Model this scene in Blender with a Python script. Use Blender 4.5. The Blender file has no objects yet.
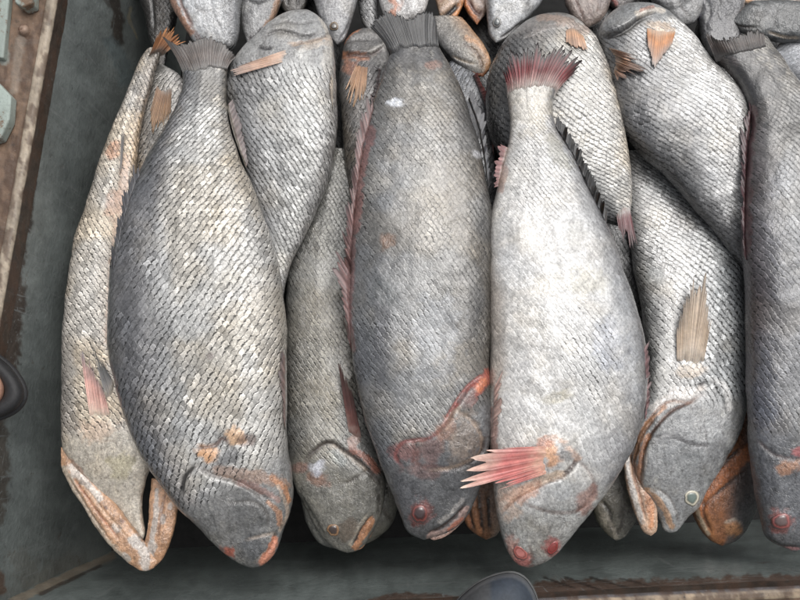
import bpy, math, random
import numpy as np
random.seed(4); RNG = np.random.default_rng(7)
SC = bpy.context.scene
COL = SC.collection

# ------------------------------------------------------------------ camera
PITCH = math.radians(9.5); FPX = 700.0; CAMH = 1.0
CP, SP = math.cos(PITCH), math.sin(PITCH)
def P(x, y, z):
    """world point on the level z that is seen at photo position x, y (used to read sizes off the photo)"""
    x = np.asarray(x, float); y = np.asarray(y, float); z = np.asarray(z, float)
    u = 300.0 - y; r = x - 400.0
    dy = SP*FPX + CP*u; dz = -CP*FPX + SP*u
    t = (z - CAMH)/dz
    return np.stack(np.broadcast_arrays(r*t, dy*t, z), -1)
def project(p):
    q = p - np.array([0, 0, CAMH])
    f = q[..., 1]*SP - q[..., 2]*CP
    u = q[..., 1]*CP + q[..., 2]*SP
    return 400 + FPX*q[..., 0]/f, 300 - FPX*u/f

cam = bpy.data.cameras.new('camera'); co = bpy.data.objects.new('camera', cam); COL.objects.link(co)
co.location = (0, 0, CAMH); co.rotation_euler = (PITCH, 0, 0)
cam.sensor_width = 36; cam.lens = 36*FPX/800; cam.clip_start = .01; cam.clip_end = 500
SC.camera = co

# ------------------------------------------------------------------ light
w = bpy.data.worlds.new('World'); SC.world = w; w.use_nodes = True
nt = w.node_tree; sky = nt.nodes.new('ShaderNodeTexSky'); sky.sky_type = 'NISHITA'; sky.sun_disc = False
EL, AZ = math.radians(64), math.radians(38)          # AZ measured from +Y towards +X
sky.sun_elevation = EL; sky.sun_rotation = AZ; sky.dust_density = 6; sky.air_density = .6; sky.ozone_density = .6
bg = nt.nodes['Background']; bg.inputs[1].default_value = .15
hs_ = nt.nodes.new('ShaderNodeHueSaturation'); hs_.inputs['Saturation'].default_value = .22     # overcast: the cloud greys the sky
nt.links.new(sky.outputs[0], hs_.inputs['Color']); nt.links.new(hs_.outputs[0], bg.inputs[0])
sl = bpy.data.lights.new('sun', 'SUN'); so = bpy.data.objects.new('sun', sl); COL.objects.link(so)
sl.energy = 0.6; sl.angle = math.radians(60); sl.color = (1, .995, .985)
so.rotation_euler = (math.radians(90)-EL, 0, math.pi-AZ); so.location = (0, 1, 3)
SC.view_settings.view_transform = 'Standard'; SC.view_settings.look = 'None'
SC.view_settings.exposure = 0.1; SC.view_settings.gamma = 1

# ------------------------------------------------------------------ numpy noise
def _h(i, j, s):
    n = (i*374761393 + j*668265263 + s*1274126177) & 0xffffffff
    n = ((n ^ (n >> 13))*1274126177) & 0xffffffff
    return ((n ^ (n >> 16)) & 0xffff)/65535.0
def vnoise(x, y, s=0):
    i = np.floor(x).astype(np.int64); j = np.floor(y).astype(np.int64)
    fx = x-i; fy = y-j; fx = fx*fx*(3-2*fx); fy = fy*fy*(3-2*fy)
    a = _h(i, j, s); b = _h(i+1, j, s); c = _h(i, j+1, s); d = _h(i+1, j+1, s)
    return (a*(1-fx)+b*fx)*(1-fy)+(c*(1-fx)+d*fx)*fy
def fbm(x, y, s=0, o=4):
    v = 0; a = .5; t = 0
    for k in range(o):
        v = v + a*vnoise(x*2**k, y*2**k, s+k*17); t += a; a *= .5
    return v/t
def sstep(a, b, x):
    t = np.clip((x-a)/(b-a), 0, 1); return t*t*(3-2*t)
def smooth_poly(pts, n, closed=False):
    """arc length resampled Catmull-Rom through pts"""
    p = np.array(pts, float)
    if len(p) == 2: p = np.array([p[0], (p[0]+p[1])/2, p[1]])
    q = np.vstack([2*p[0]-p[1], p, 2*p[-1]-p[-2]])
    out = []
    for i in range(1, len(q)-2):
        t = np.linspace(0, 1, 24, endpoint=False)[:, None]
        a, b, c, d = q[i-1], q[i], q[i+1], q[i+2]
        out.append(.5*((2*b)+(-a+c)*t+(2*a-5*b+4*c-d)*t*t+(-a+3*b-3*c+d)*t**3))
    out = np.vstack(out+[p[-1:]])
    L = np.r_[0, np.cumsum(np.linalg.norm(np.diff(out, axis=0), axis=1))]
    s = np.linspace(0, L[-1], n)
    return np.stack([np.interp(s, L, out[:, k]) for k in range(out.shape[1])], -1)
def pdist(x, y, pts):
    """distance to a polyline, signed side (+ = left of travel in photo), fraction along"""
    p = smooth_poly(pts, max(8, 5*len(pts))) if len(pts) > 2 else np.array(pts, float)
    best = np.full(x.shape, 1e9); side = np.zeros(x.shape); fr = np.zeros(x.shape); n = len(p)-1
    for i in range(n):
        a = p[i]; d = p[i+1]-a; L2 = max(d@d, 1e-9)
        t = np.clip(((x-a[0])*d[0]+(y-a[1])*d[1])/L2, 0, 1)
        ex = x-a[0]-t*d[0]; ey = y-a[1]-t*d[1]; D = np.hypot(ex, ey)
        m = D < best
        best = np.where(m, D, best); side = np.where(m, np.sign(d[1]*ex-d[0]*ey), side); fr = np.where(m, (i+t)/n, fr)
    return best, side, fr

# ------------------------------------------------------------------ mesh / objects
def link(name, me, mat=None, parent=None):
    o = bpy.data.objects.new(name, me); COL.objects.link(o)
    if mat: me.materials.append(mat)
    if parent is not None: o.parent = parent
    return o
def grid_mesh(name, V, faces, uv=None, col=None, msk=None, smooth=True):
    me = bpy.data.meshes.new(name)
    V = np.ascontiguousarray(V.reshape(-1, 3), np.float32)
    faces = np.ascontiguousarray(faces, np.int32)
    me.vertices.add(len(V)); me.vertices.foreach_set('co', V.ravel())
    me.loops.add(faces.size); me.loops.foreach_set('vertex_index', faces.ravel())
    me.polygons.add(len(faces)); me.polygons.foreach_set('loop_start', np.arange(0, faces.size, 4, dtype=np.int32))
    me.update(calc_edges=True)
    if smooth: me.polygons.foreach_set('use_smooth', np.ones(len(faces), bool))
    if uv is not None:
        l = me.uv_layers.new(name='UVMap'); l.data.foreach_set('uv', np.ascontiguousarray(uv[faces.ravel()], np.float32).ravel())
    for nm, arr in (('Col', col), ('Msk', msk)):
        if arr is not None:
            a = me.attributes.new(nm, 'FLOAT_COLOR', 'POINT')
            a.data.foreach_set('color', np.ascontiguousarray(np.c_[arr, np.ones(len(arr))], np.float32).ravel())
    return me
def tag(o, label=None, cat=None, group=None, kind=None):
    if label: o['label'] = label
    if cat: o['category'] = cat
    if group: o['group'] = group
    if kind: o['kind'] = kind
    return o
def empty(name, loc):
    o = bpy.data.objects.new(name, None); COL.objects.link(o); o.location = loc; o.empty_display_size = .05
    return o
def child(o, parent):
    o.parent = parent; o.matrix_parent_inverse.identity(); o.location = -parent.location
    return o

# ------------------------------------------------------------------ materials
class NT:
    def __init__(s, name):
        s.m = bpy.data.materials.new(name); s.m.use_nodes = True; s.t = s.m.node_tree
        s.b = s.t.nodes['Principled BSDF']
    def n(s, typ, **kw):
        nd = s.t.nodes.new(typ)
        for k, v in kw.items(): setattr(nd, k, v)
        return nd
    def put(s, sock, v):
        if hasattr(v, 'is_linked'): s.t.links.new(v, sock)
        else: sock.default_value = v
    def M(s, op, a, b=0.0, c=0.0, clamp=False):
        nd = s.n('ShaderNodeMath', operation=op, use_clamp=clamp)
        for i, v in enumerate((a, b, c)): s.put(nd.inputs[i], v)
        return nd.outputs[0]
    def ss(s, a, b, x, lo=0., hi=1.):
        nd = s.n('ShaderNodeMapRange', interpolation_type='SMOOTHSTEP')
        s.put(nd.inputs[0], x); nd.inputs[1].default_value = a; nd.inputs[2].default_value = b
        nd.inputs[3].default_value = lo; nd.inputs[4].default_value = hi
        return nd.outputs[0]
    def noise(s, vec, scale, det=4, rough=.55, dim='3D', out=0):
        nd = s.n('ShaderNodeTexNoise', noise_dimensions=dim); nd.inputs['Scale'].default_value = scale
        nd.inputs['Detail'].default_value = det; nd.inputs['Roughness'].default_value = rough
        if vec is not None: s.put(nd.inputs['Vector'], vec)
        return nd.outputs[out]
    def mix(s, f, a, b, mode='MIX'):
        nd = s.n('ShaderNodeMix', data_type='RGBA', blend_type=mode)
        s.put(nd.inputs['Factor'], f)
        for k, v in ((6, a), (7, b)):
            s.put(nd.inputs[k], v if hasattr(v, 'is_linked') else (*v, 1))
        return nd.outputs[2]
    def map(s, vec, sc, rot=(0, 0, 0)):
        nd = s.n('ShaderNodeMapping'); s.put(nd.inputs[0], vec); nd.inputs['Scale'].default_value = sc
        nd.inputs['Rotation'].default_value = rot
        return nd.outputs[0]
    def bump(s, h, dist, strength=1., prev=None):
        nd = s.n('ShaderNodeBump'); s.put(nd.inputs['Height'], h); nd.inputs['Distance'].default_value = dist
        s.put(nd.inputs['Strength'], strength)
        if prev is not None: s.t.links.new(prev, nd.inputs['Normal'])
        return nd.outputs[0]
    def set(s, **kw):
        for k, v in kw.items(): s.put(s.b.inputs[k.replace('_', ' ')], v)

def fish_skin():
    s = NT('wet_fish_skin')
    A = s.n('ShaderNodeAttribute', attribute_name='Col').outputs['Color']
    K = s.n('ShaderNodeAttribute', attribute_name='Msk').outputs['Color']
    kx = s.n('ShaderNodeSeparateColor'); s.put(kx.inputs[0], K)
    scl, drk, wet = kx.outputs
    uv = s.n('ShaderNodeUVMap').outputs[0]
    pos = s.n('ShaderNodeTexCoord').outputs['Object']
    warp = s.n('ShaderNodeVectorMath', operation='MULTIPLY_ADD')
    s.put(warp.inputs[0], s.noise(uv, .35, 2, out=1)); warp.inputs[1].default_value = (1.0, 1.0, 0); s.put(warp.inputs[2], uv)
    warp2 = s.n('ShaderNodeVectorMath', operation='MULTIPLY_ADD')
    s.put(warp2.inputs[0], s.noise(uv, 2.3, 1, out=1)); warp2.inputs[1].default_value = (.32, .32, 0); s.put(warp2.inputs[2], warp.outputs[0])
    sx = s.n('ShaderNodeSeparateXYZ'); s.put(sx.inputs[0], warp2.outputs[0])
    a, b = sx.outputs[0], sx.outputs[1]
    k = s.M('FLOOR', a); fa = s.M('FRACT', a)
    par = s.M('MULTIPLY', s.M('FLOORED_MODULO', k, 2.), .5)      # phase of row k
    par0 = s.M('SUBTRACT', .5, par)                              # row k-1
    def tip(ph):
        q = s.M('ADD', b, ph); x = s.M('SUBTRACT', s.M('FRACT', q), .5)
        y = s.M('ADD', x, .25); lng = s.M('GREATER_THAN', y, 0.)           # lopsided free edge: one long slanting side
        yw = s.M('DIVIDE', y, s.M('MULTIPLY_ADD', lng, .5, .25))
        ay = s.M('ABSOLUTE', yw)
        return s.M('SUBTRACT', 1., s.M('POWER', ay, 1.5)), x, s.M('FLOOR', q)
    t0, x0, c0 = tip(par0); t1, x1, c1 = tip(par)
    e = s.M('SUBTRACT', fa, t0)
    under = s.M('GREATER_THAN', e, 0.)
    d = s.M('MULTIPLY_ADD', under, s.M('SUBTRACT', s.M('ADD', 1., t1), t0), s.M('SUBTRACT', t0, fa))
    cellr = s.M('SUBTRACT', k, s.M('SUBTRACT', 1., under))
    cellc = s.M('ADD', s.M('MULTIPLY', c1, under), s.M('MULTIPLY', c0, s.M('SUBTRACT', 1., under)))
    cv = s.n('ShaderNodeCombineXYZ'); s.put(cv.inputs[0], cellr); s.put(cv.inputs[1], cellc)
    wn = s.n('ShaderNodeTexWhiteNoise', noise_dimensions='2D'); s.put(wn.inputs['Vector'], cv.outputs[0])
    rnd = wn.outputs['Value']; wc = s.n('ShaderNodeSeparateColor'); s.put(wc.inputs[0], wn.outputs['Color'])
    r2, r3 = wc.outputs[0], wc.outputs[1]
    # fine and coarse wear
    n1 = s.noise(pos, 24, 4, .6); n2 = s.noise(pos, 260, 3, .6); n3 = s.noise(pos, 75, 3, .65)
    # dark pigment and painted shadow just behind the free edge of the overlying scale, stronger on one side
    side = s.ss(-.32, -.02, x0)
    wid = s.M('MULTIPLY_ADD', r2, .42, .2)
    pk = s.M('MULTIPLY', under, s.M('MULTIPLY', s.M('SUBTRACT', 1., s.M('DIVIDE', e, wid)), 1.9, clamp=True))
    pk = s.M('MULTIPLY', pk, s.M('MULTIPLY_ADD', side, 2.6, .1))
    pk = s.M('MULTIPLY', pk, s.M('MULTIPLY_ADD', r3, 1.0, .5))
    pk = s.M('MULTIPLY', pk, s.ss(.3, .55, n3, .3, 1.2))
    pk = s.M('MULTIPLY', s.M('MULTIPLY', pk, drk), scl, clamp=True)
    # highlight painted along the free edge of the scale
    rim = s.M('MULTIPLY', s.M('MULTIPLY', s.ss(.5, .02, d), s.M('GREATER_THAN', rnd, .3)), scl)
    # base
    vary = s.M('MULTIPLY_ADD', s.M('SUBTRACT', rnd, .5), s.M('MULTIPLY', scl, .5), 1.)
    vary = s.M('MULTIPLY', vary, s.M('MULTIPLY_ADD', s.M('MULTIPLY', s.M('GREATER_THAN', r3, .82), scl), .4, .96))  # a few scales brightened in colour as painted glints
    vary = s.M('MULTIPLY', vary, s.M('MULTIPLY_ADD', n1, .45, .78))
    vary = s.M('MULTIPLY', vary, s.ss(.3, .7, n2, .76, 1.24))
    vary = s.M('MULTIPLY', vary, s.M('MULTIPLY_ADD', rim, .3, .95))
    cc = s.n('ShaderNodeVectorMath', operation='SCALE'); s.put(cc.inputs[0], A); s.put(cc.inputs['Scale'], vary)
    c = cc.outputs[0]
    hue = s.noise(pos, 17, 3)
    c = s.mix(s.ss(.5, .72, hue, 0, .28), c, s.mix(1., c, (1.12, 1.0, .8), 'MULTIPLY'))
    c = s.mix(s.ss(.5, .3, hue, 0, .1), c, s.mix(1., c, (.86, .98, 1.12), 'MULTIPLY'))
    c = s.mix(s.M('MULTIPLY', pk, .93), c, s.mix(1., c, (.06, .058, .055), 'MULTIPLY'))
    # skin of the head: darker pits and specks, veins
    hd = s.ss(.35, .0, scl)
    vor = s.noise(s.map(pos, (1, .55, 1)), 170, 4, .7)
    speck = s.M('MULTIPLY', s.ss(.56, .68, vor), hd)
    c = s.mix(s.M('MULTIPLY', speck, .6), c, s.mix(1., c, (.3, .29, .28), 'MULTIPLY'))
    sp2 = s.M('MULTIPLY', s.ss(.44, .33, vor), hd)
    c = s.mix(s.M('MULTIPLY', sp2, .45), c, s.mix(1., c, (1.6, 1.6, 1.55), 'MULTIPLY'))
    mo = s.noise(s.map(pos, (1.3, .6, 1), (0, 0, .4)), 62, 5, .72)
    c = s.mix(s.M('MULTIPLY', s.ss(.5, .64, mo), s.M('MULTIPLY_ADD', hd, .3, .15)), c, s.mix(1., c, (.36, .35, .33), 'MULTIPLY'))
    c = s.mix(s.M('MULTIPLY', s.ss(.46, .34, mo), s.M('MULTIPLY_ADD', hd, .35, .12)), c, s.mix(1., c, (1.5, 1.47, 1.4), 'MULTIPLY'))
    vo = s.n('ShaderNodeTexVoronoi', feature='DISTANCE_TO_EDGE'); vo.inputs['Scale'].default_value = 55
    wv = s.n('ShaderNodeVectorMath', operation='MULTIPLY_ADD'); s.put(wv.inputs[0], s.noise(pos, 60, 3, out=1)); wv.inputs[1].default_value = (.03, .03, .03); s.put(wv.inputs[2], s.map(pos, (1.2, .6, 1), (0, 0, .5)))
    s.put(vo.inputs['Vector'], wv.outputs[0])
    crk = s.M('MULTIPLY', s.M('MULTIPLY', s.ss(.05, .0, vo.outputs['Distance']), hd), s.ss(.4, .62, n1))
    c = s.mix(s.M('MULTIPLY', crk, .32), c, s.mix(1., c, (.35, .3, .27), 'MULTIPLY'))
    # relief
    edge = s.ss(0, .3, d)
    hs = s.M('MULTIPLY', edge, s.M('SUBTRACT', 1., s.M('MULTIPLY', d, s.M('MULTIPLY_ADD', r2, .3, .28))))
    hs = s.M('ADD', hs, s.M('MULTIPLY', s.M('MULTIPLY', s.M('SUBTRACT', r3, .5), 1.8), x0))      # every scale lies at its own tilt
    hs = s.M('ADD', hs, s.M('MULTIPLY', s.M('SUBTRACT', n3, .5), 1.8))
    nb = s.bump(hs, .0009, s.M('MULTIPLY', s.M('MULTIPLY_ADD', drk, .4, .3), scl, clamp=True))
    nb = s.bump(s.M('ADD', s.M('ADD', vor, s.M('MULTIPLY', n2, .6)), s.M('SUBTRACT', s.M('MULTIPLY', mo, .9), s.M('MULTIPLY', crk, .35))), .0045, s.M('MULTIPLY_ADD', hd, .22, .16), nb)
    rough = s.M('ADD', s.M('MULTIPLY_ADD', s.M('SUBTRACT', rnd, .5), s.M('MULTIPLY', scl, .3), .42), s.M('MULTIPLY', s.M('SUBTRACT', n1, .5), .3))
    rough = s.M('SUBTRACT', rough, s.M('MULTIPLY', wet, .2), clamp=True)
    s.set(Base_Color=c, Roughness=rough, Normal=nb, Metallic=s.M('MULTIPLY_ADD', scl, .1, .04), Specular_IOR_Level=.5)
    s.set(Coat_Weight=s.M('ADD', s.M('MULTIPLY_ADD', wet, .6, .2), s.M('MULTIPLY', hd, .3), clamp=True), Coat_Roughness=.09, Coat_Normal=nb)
    return s.m

def vcol_mat(name, rough=.4, coat=.3, bump=.0012, bscale=400, sss=0, var=.5):
    s = NT(name)
    A = s.n('ShaderNodeAttribute', attribute_name='Col').outputs['Color']
    pos = s.n('ShaderNodeTexCoord').outputs['Object']
    n = s.noise(pos, bscale, 4, .6); n2 = s.noise(pos, 60, 4)
    sc = s.n('ShaderNodeVectorMath', operation='SCALE'); s.put(sc.inputs[0], A)
    s.put(sc.inputs['Scale'], s.M('MULTIPLY', s.M('MULTIPLY_ADD', n, var, 1-var/2), s.M('MULTIPLY_ADD', n2, .6, .7)))
    s.set(Base_Color=sc.outputs[0], Roughness=rough, Normal=s.bump(n, bump, .5), Coat_Weight=coat, Coat_Roughness=.2)
    if sss: s.set(Subsurface_Weight=sss, Subsurface_Radius=(.004, .002, .001), Subsurface_Scale=1.)
    return s.m

SKIN = fish_skin()
FIN = vcol_mat('fin_membrane', .42, .12, .0008, 260, .08, .5)
EYE = vcol_mat('wet_eye', .12, 1., .0002, 300, 0, .25)

# ------------------------------------------------------------------ fish
# colours
WHT = (.70, .70, .68); SIL = (.42, .43, .43); GRY = (.25, .255, .26); DGR = (.12, .123, .125); BLK = (.03, .03, .031)
CRM = (.55, .47, .36); ORG = (.52, .25, .125); PCH = (.62, .36, .20); RED = (.40, .07, .06); PNK = (.55, .25, .20)
BRN = (.16, .095, .06); MAR = (.09, .025, .025); TAN = (.42, .28, .17); YGR = (.25, .24, .20); GAP = (.012, .008, .007)
FISH = {}
GROUP = 'fresh fish heaped in the crate'

def fish(key, label, L, R, end, z, thick=.44, grad=((0, GRY), (1, GRY)), head=.8, tilt=0., ss=(.0105, .0125),
         drk=.7, feats=(), wet=.5, lump=1., hcol=None, q=1.5, flip=1, sv=1., warm=0., name='fish', parent=None):
    Lp = list(L)+[end]; Rp = list(R)+[end]
    LL = smooth_poly(Lp, 60); RR = smooth_poly(Rp, 60)
    leng = np.linalg.norm(np.diff((LL+RR)/2, axis=0), axis=1).sum()
    NS = int(max(60, leng/q)); wpx = np.linalg.norm(LL-RR, axis=1).max()
    NT_ = int(max(50, wpx/q*1.15)); NB = max(14, NT_//4); NC = NT_+NB
    LL = smooth_poly(Lp, NS+1); RR = smooth_poly(Rp, NS+1)
    LL = LL[:-1]; RR = RR[:-1]                                   # last point closes to a tip
    s = np.linspace(0, 1, NS)
    zs = np.interp(s, np.linspace(0, 1, len(z)), z)
    k = np.hanning(31); k /= k.sum(); zs = np.convolve(np.pad(zs, 15, 'edge'), k, 'valid')
    A = P(LL[:, 0], LL[:, 1], zs); B = P(RR[:, 0], RR[:, 1], zs)
    C = (A+B)/2; e = (B-A); wd = np.linalg.norm(e, axis=1); e /= np.maximum(wd, 1e-6)[:, None]
    hw = wd/2; wm = hw.max()
    hh = thick*wm*np.power(np.clip(hw/wm, 1e-4, 1), .85)
    kk = np.hanning(21); kk /= kk.sum()
    hh = np.minimum(np.convolve(np.pad(hh, 10, 'edge'), kk, 'valid'), hh*1.25)
    th = np.r_[np.linspace(math.pi, 0, NT_, endpoint=False), np.linspace(0, -math.pi, NB, endpoint=False)]
    ct, st = np.cos(th), np.sin(th)
    ex = 2/2.75
    cx = np.sign(ct)*np.abs(ct)**ex; sy = np.sign(st)*np.abs(st)**ex
    up = np.array([0, 0, 1.])
    V = C[:, None]+e[:, None]*(hw[:, None]*cx)[..., None]+up*(hh[:, None]*sy)[..., None]
    nrm = e[:, None]*(cx[None]/np.maximum(hw, 1e-3)[:, None])[..., None]+up*(sy[None]/np.maximum(hh, 1e-3)[:, None])[..., None]
    nrm /= np.linalg.norm(nrm, axis=-1, keepdims=True)
    X, Y = project(V)
    # texture coordinates in scales
    ds = np.r_[0, np.linalg.norm(np.diff(C, axis=0), axis=1)]
    size = .62+.38*np.clip(hw/wm, 0, 1)
    u = -np.cumsum(ds/(ss[0]*size))
    seg = np.linalg.norm(np.diff(V[:, :NT_+1], axis=1), axis=-1)
    arc = np.c_[np.zeros(NS), np.cumsum(seg, 1)]
    mid = arc[:, NT_//2][:, None]
    arcf = np.c_[arc[:, :NT_]-mid, np.zeros((NS, NB))]
    tb = np.linspace(0, 1, NB)
    arcf[:, NT_:] = (arc[:, NT_]-mid[:, 0])[:, None]*(1-2*tb)[None]
    vv = arcf/(ss[1]*size)[:, None]
    seed = abs(hash(key)) % 97 if False else sum(ord(ch)*(i+3) for i, ch in enumerate(key)) % 997
    u = u/.74; vv = vv/.74
    U = np.repeat(u[:, None], NC, 1)+seed*2; Vv = vv*flip+seed
    S = np.repeat(s[:, None], NC, 1); T = np.repeat(((1+cx)/2)[None], NS, 0); top = np.repeat((st > -.05)[None], NS, 0)
    f1 = fbm(X/38+seed, Y/60, seed); f2 = fbm(X/9+seed, Y/9, seed+5); f3 = fbm(X/3.2+seed, Y/3.2, seed+9, 3)
    # colour over the flank
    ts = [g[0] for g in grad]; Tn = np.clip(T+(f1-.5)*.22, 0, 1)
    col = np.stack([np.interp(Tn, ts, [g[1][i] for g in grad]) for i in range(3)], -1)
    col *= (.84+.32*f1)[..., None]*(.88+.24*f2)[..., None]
    if warm: col *= 1+np.array([.16, .03, -.16])*warm*sstep(.45, .65, fbm(X/45+seed*2, Y/45, seed+31))[..., None]
    hx = S+tilt*(T-.5)+(f2-.5)*.03
    hm = sstep(head-.02, head+.02, hx)
    scl = (1-hm)*sv*(.5+.5*sstep(.34, .52, fbm(X/24+seed*3, Y/30, seed+77))); dk = np.full(S.shape, drk)*(.75+.5*f1); wt = np.full(S.shape, wet)
    if hcol is not None:
        hc = np.array(hcol)*(.7+.6*f1)[..., None]*(.8+.4*f2)[..., None]
        col = col*(1-hm[..., None])+hc*hm[..., None]
    disp = (fbm(X/26+seed, Y/30, seed+40, 3)-.5)*.0055*lump+(f2-.5)*.0014*lump+(f3-.5)*.0009*hm
    disp *= np.clip(hw/wm*2, .2, 1)[:, None]
    latp = T-.45-.05*np.sin(S*5+seed)-.02*(f1-.5)
    lat = np.exp(-(latp*wd[:, None]/.0022)**2)*(1-hm)*top*(.35+.65*f2)
    col = col*(1-.38*lat)[..., None]; disp = disp+.0007*lat
    disp = disp-.0014*lump*np.exp(-((latp-.22)*wd[:, None]/.012)**2)*sstep(.4, .65, f1)*(1-hm)*top   # slack fold along the belly
    for ft in feats:
        kd = ft[0]
        if kd == 'p':                                            # stain along a line: colour, alpha, half width, pts
            _, c, al, wdt, pts = ft
            D, sd, fr = pdist(X, Y, pts)
            D = D+(f2-.5)*wdt*1.1+(f3-.5)*wdt*.9
            m = sstep(wdt*1.1, wdt*.6, D)*al*top
            cn = np.array(c)*(.72+.56*f2)[..., None]*(.8+.4*f3)[..., None]
            col = col*(1-m[..., None])+cn*m[..., None]; scl = scl*(1-.75*m)
        elif kd == 'b':                                          # blotch: colour, alpha, (x, y, rx, ry, rot)
            _, c, al, (bx, by, rx, ry, rt) = ft
            rt = math.radians(rt); dx, dy = X-bx, Y-by
            D = np.hypot((dx*math.cos(rt)+dy*math.sin(rt))/rx, (-dx*math.sin(rt)+dy*math.cos(rt))/ry)+(f2-.5)*1.1+(f3-.5)*.8
            m = sstep(1.15, .65, D)*al*top
            cn = np.array(c)*(.75+.5*f2)[..., None]*(.85+.3*f3)[..., None]
            col = col*(1-m[..., None])+cn*m[..., None]
            if al > .6: scl = scl*(1-.7*m)
        elif kd == 'g':                                          # crease: depth mm, half width, pts, colour, alpha
            _, dep, wdt, pts, c, al = ft
            D, sd, fr = pdist(X, Y, pts)
            D = np.maximum(D+(f3-.5)*min(wdt, 1.8)*.5, 0); taper = np.clip(np.minimum(fr, 1-fr)*6+.25, 0, 1)
            g = np.exp(-(D/wdt)**2)*top*taper
            disp -= dep*.001*g
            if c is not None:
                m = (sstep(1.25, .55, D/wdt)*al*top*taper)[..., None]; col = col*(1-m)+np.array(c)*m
            scl = scl*(1-g*.9)
        elif kd == 's':                                          # plate edge: height mm, fall off px, pts, side
            _, hgt, wf, pts, sg = ft
            D, sd, fr = pdist(X, Y, pts)
            taper = np.clip(np.minimum(fr, 1-fr)*5, 0, 1)
            sgd = D*sd*sg
            g = 1.35*sstep(-.9, .9, sgd)*np.exp(-np.maximum(sgd, 0)/wf)*top*taper
            disp += hgt*.001*g
        elif kd == 'l':                                          # lump: height mm, (x, y, rx, ry, rot)
            _, hgt, (bx, by, rx, ry, rt) = ft
            rt = math.radians(rt); dx, dy = X-bx, Y-by
            D = np.hypot((dx*math.cos(rt)+dy*math.sin(rt))/rx, (-dx*math.sin(rt)+dy*math.cos(rt))/ry)
            disp += hgt*.001*np.exp(-D**2)*top
        elif kd == 'h':                                          # no scales / scale strength inside blotch
            _, v, (bx, by, rx, ry, rt) = ft
            rt = math.radians(rt); dx, dy = X-bx, Y-by
            D = np.hypot((dx*math.cos(rt)+dy*math.sin(rt))/rx, (-dx*math.sin(rt)+dy*math.cos(rt))/ry)+(f2-.5)*.5
            m = sstep(1.2, .6, D)*top; dk = dk*(1-m)+v*m
    V = V+nrm*disp[..., None]
    tipw = P(end[0], end[1], zs[-1])
    X, Y = project(V)
    V = V.reshape(-1, 3)
    Vall = np.vstack([V, tipw[None], C[:1]])
    i = np.arange(NS-1)[:, None]; j = np.arange(NC)[None]; j2 = (j+1) % NC
    F = np.stack([i*NC+j, i*NC+j2, (i+1)*NC+j2, (i+1)*NC+j], -1).reshape(-1, 4)
    # tip and tail caps as thin quads
    base = (NS-1)*NC; jj = np.arange(0, NC-1, 2)
    tipi = NS*NC; ce = tipi+1
    capA = np.stack([base+jj, base+jj+1, base+(jj+2) % NC, np.full_like(jj, tipi)], -1)
    capB = np.stack([(jj+2) % NC, jj+1, jj, np.full_like(jj, ce)], -1)
    F = np.vstack([F, capA, capB])
    ax = C[NS//2+1]-C[NS//2]
    if np.cross(ax, e[NS//2])[2] > 0: F = F[:, ::-1]
    ext = lambda a: np.vstack([a.reshape(NS*NC, -1), a[-1, NT_//2].reshape(1, -1), a[0, NT_//2].reshape(1, -1)])
    col = np.clip(col, .004, .88)
    msk = np.stack([np.clip(scl, 0, 1), np.clip(dk, 0, 1), np.clip(wt, 0, 1)], -1)
    if parent is not None:
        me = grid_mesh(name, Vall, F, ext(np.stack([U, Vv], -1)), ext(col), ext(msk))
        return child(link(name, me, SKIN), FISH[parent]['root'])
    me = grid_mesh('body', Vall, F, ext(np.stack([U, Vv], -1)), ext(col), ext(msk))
    root = empty(name, tuple(np.round(C[NS//2]-np.array([0, 0, hh[NS//2]]), 4)))
    tag(root, label, 'fish', GROUP)
    body = child(link('body', me, SKIN), root)
    # height map of the upper side, 3 px cells
    tm = top.ravel()
    FISH[key] = dict(root=root, col=col.reshape(-1, 3)[tm], X=X.ravel()[tm], Y=Y.ravel()[tm], Z=V[tm, 2])
    hmap = np.full((260, 380), -9.)
    gx = np.clip(((X.ravel()[tm]+150)/3).astype(int), 0, 379); gy = np.clip(((Y.ravel()[tm]+100)/3).astype(int), 0, 259)
    np.maximum.at(hmap, (gy, gx), V[tm, 2])
    FISH[key]['hm'] = hmap
    return root

def surf(keys, x, y):
    gx = (x+150)/3-.5; gy = (y+100)/3-.5
    best = np.full(x.shape, -9.)
    for kx in keys:
        h = FISH[kx]['hm']
        i = np.clip(gx.astype(int), 1, 377); j = np.clip(gy.astype(int), 1, 257)
        v = np.full(x.shape, 0.); wsum = np.zeros(x.shape)
        for dj in (-1, 0, 1, 2):
            for di in (-1, 0, 1, 2):
                hh = h[np.clip(j+dj, 0, 259), np.clip(i+di, 0, 379)]
                wgt = np.maximum(0, 2-np.abs(gx-i-di))*np.maximum(0, 2-np.abs(gy-j-dj))*(hh > -5)
                v += hh*wgt; wsum += wgt
        best = np.maximum(best, np.where(wsum > .5, v/np.maximum(wsum, 1e-6), -9.))
    return best

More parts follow.
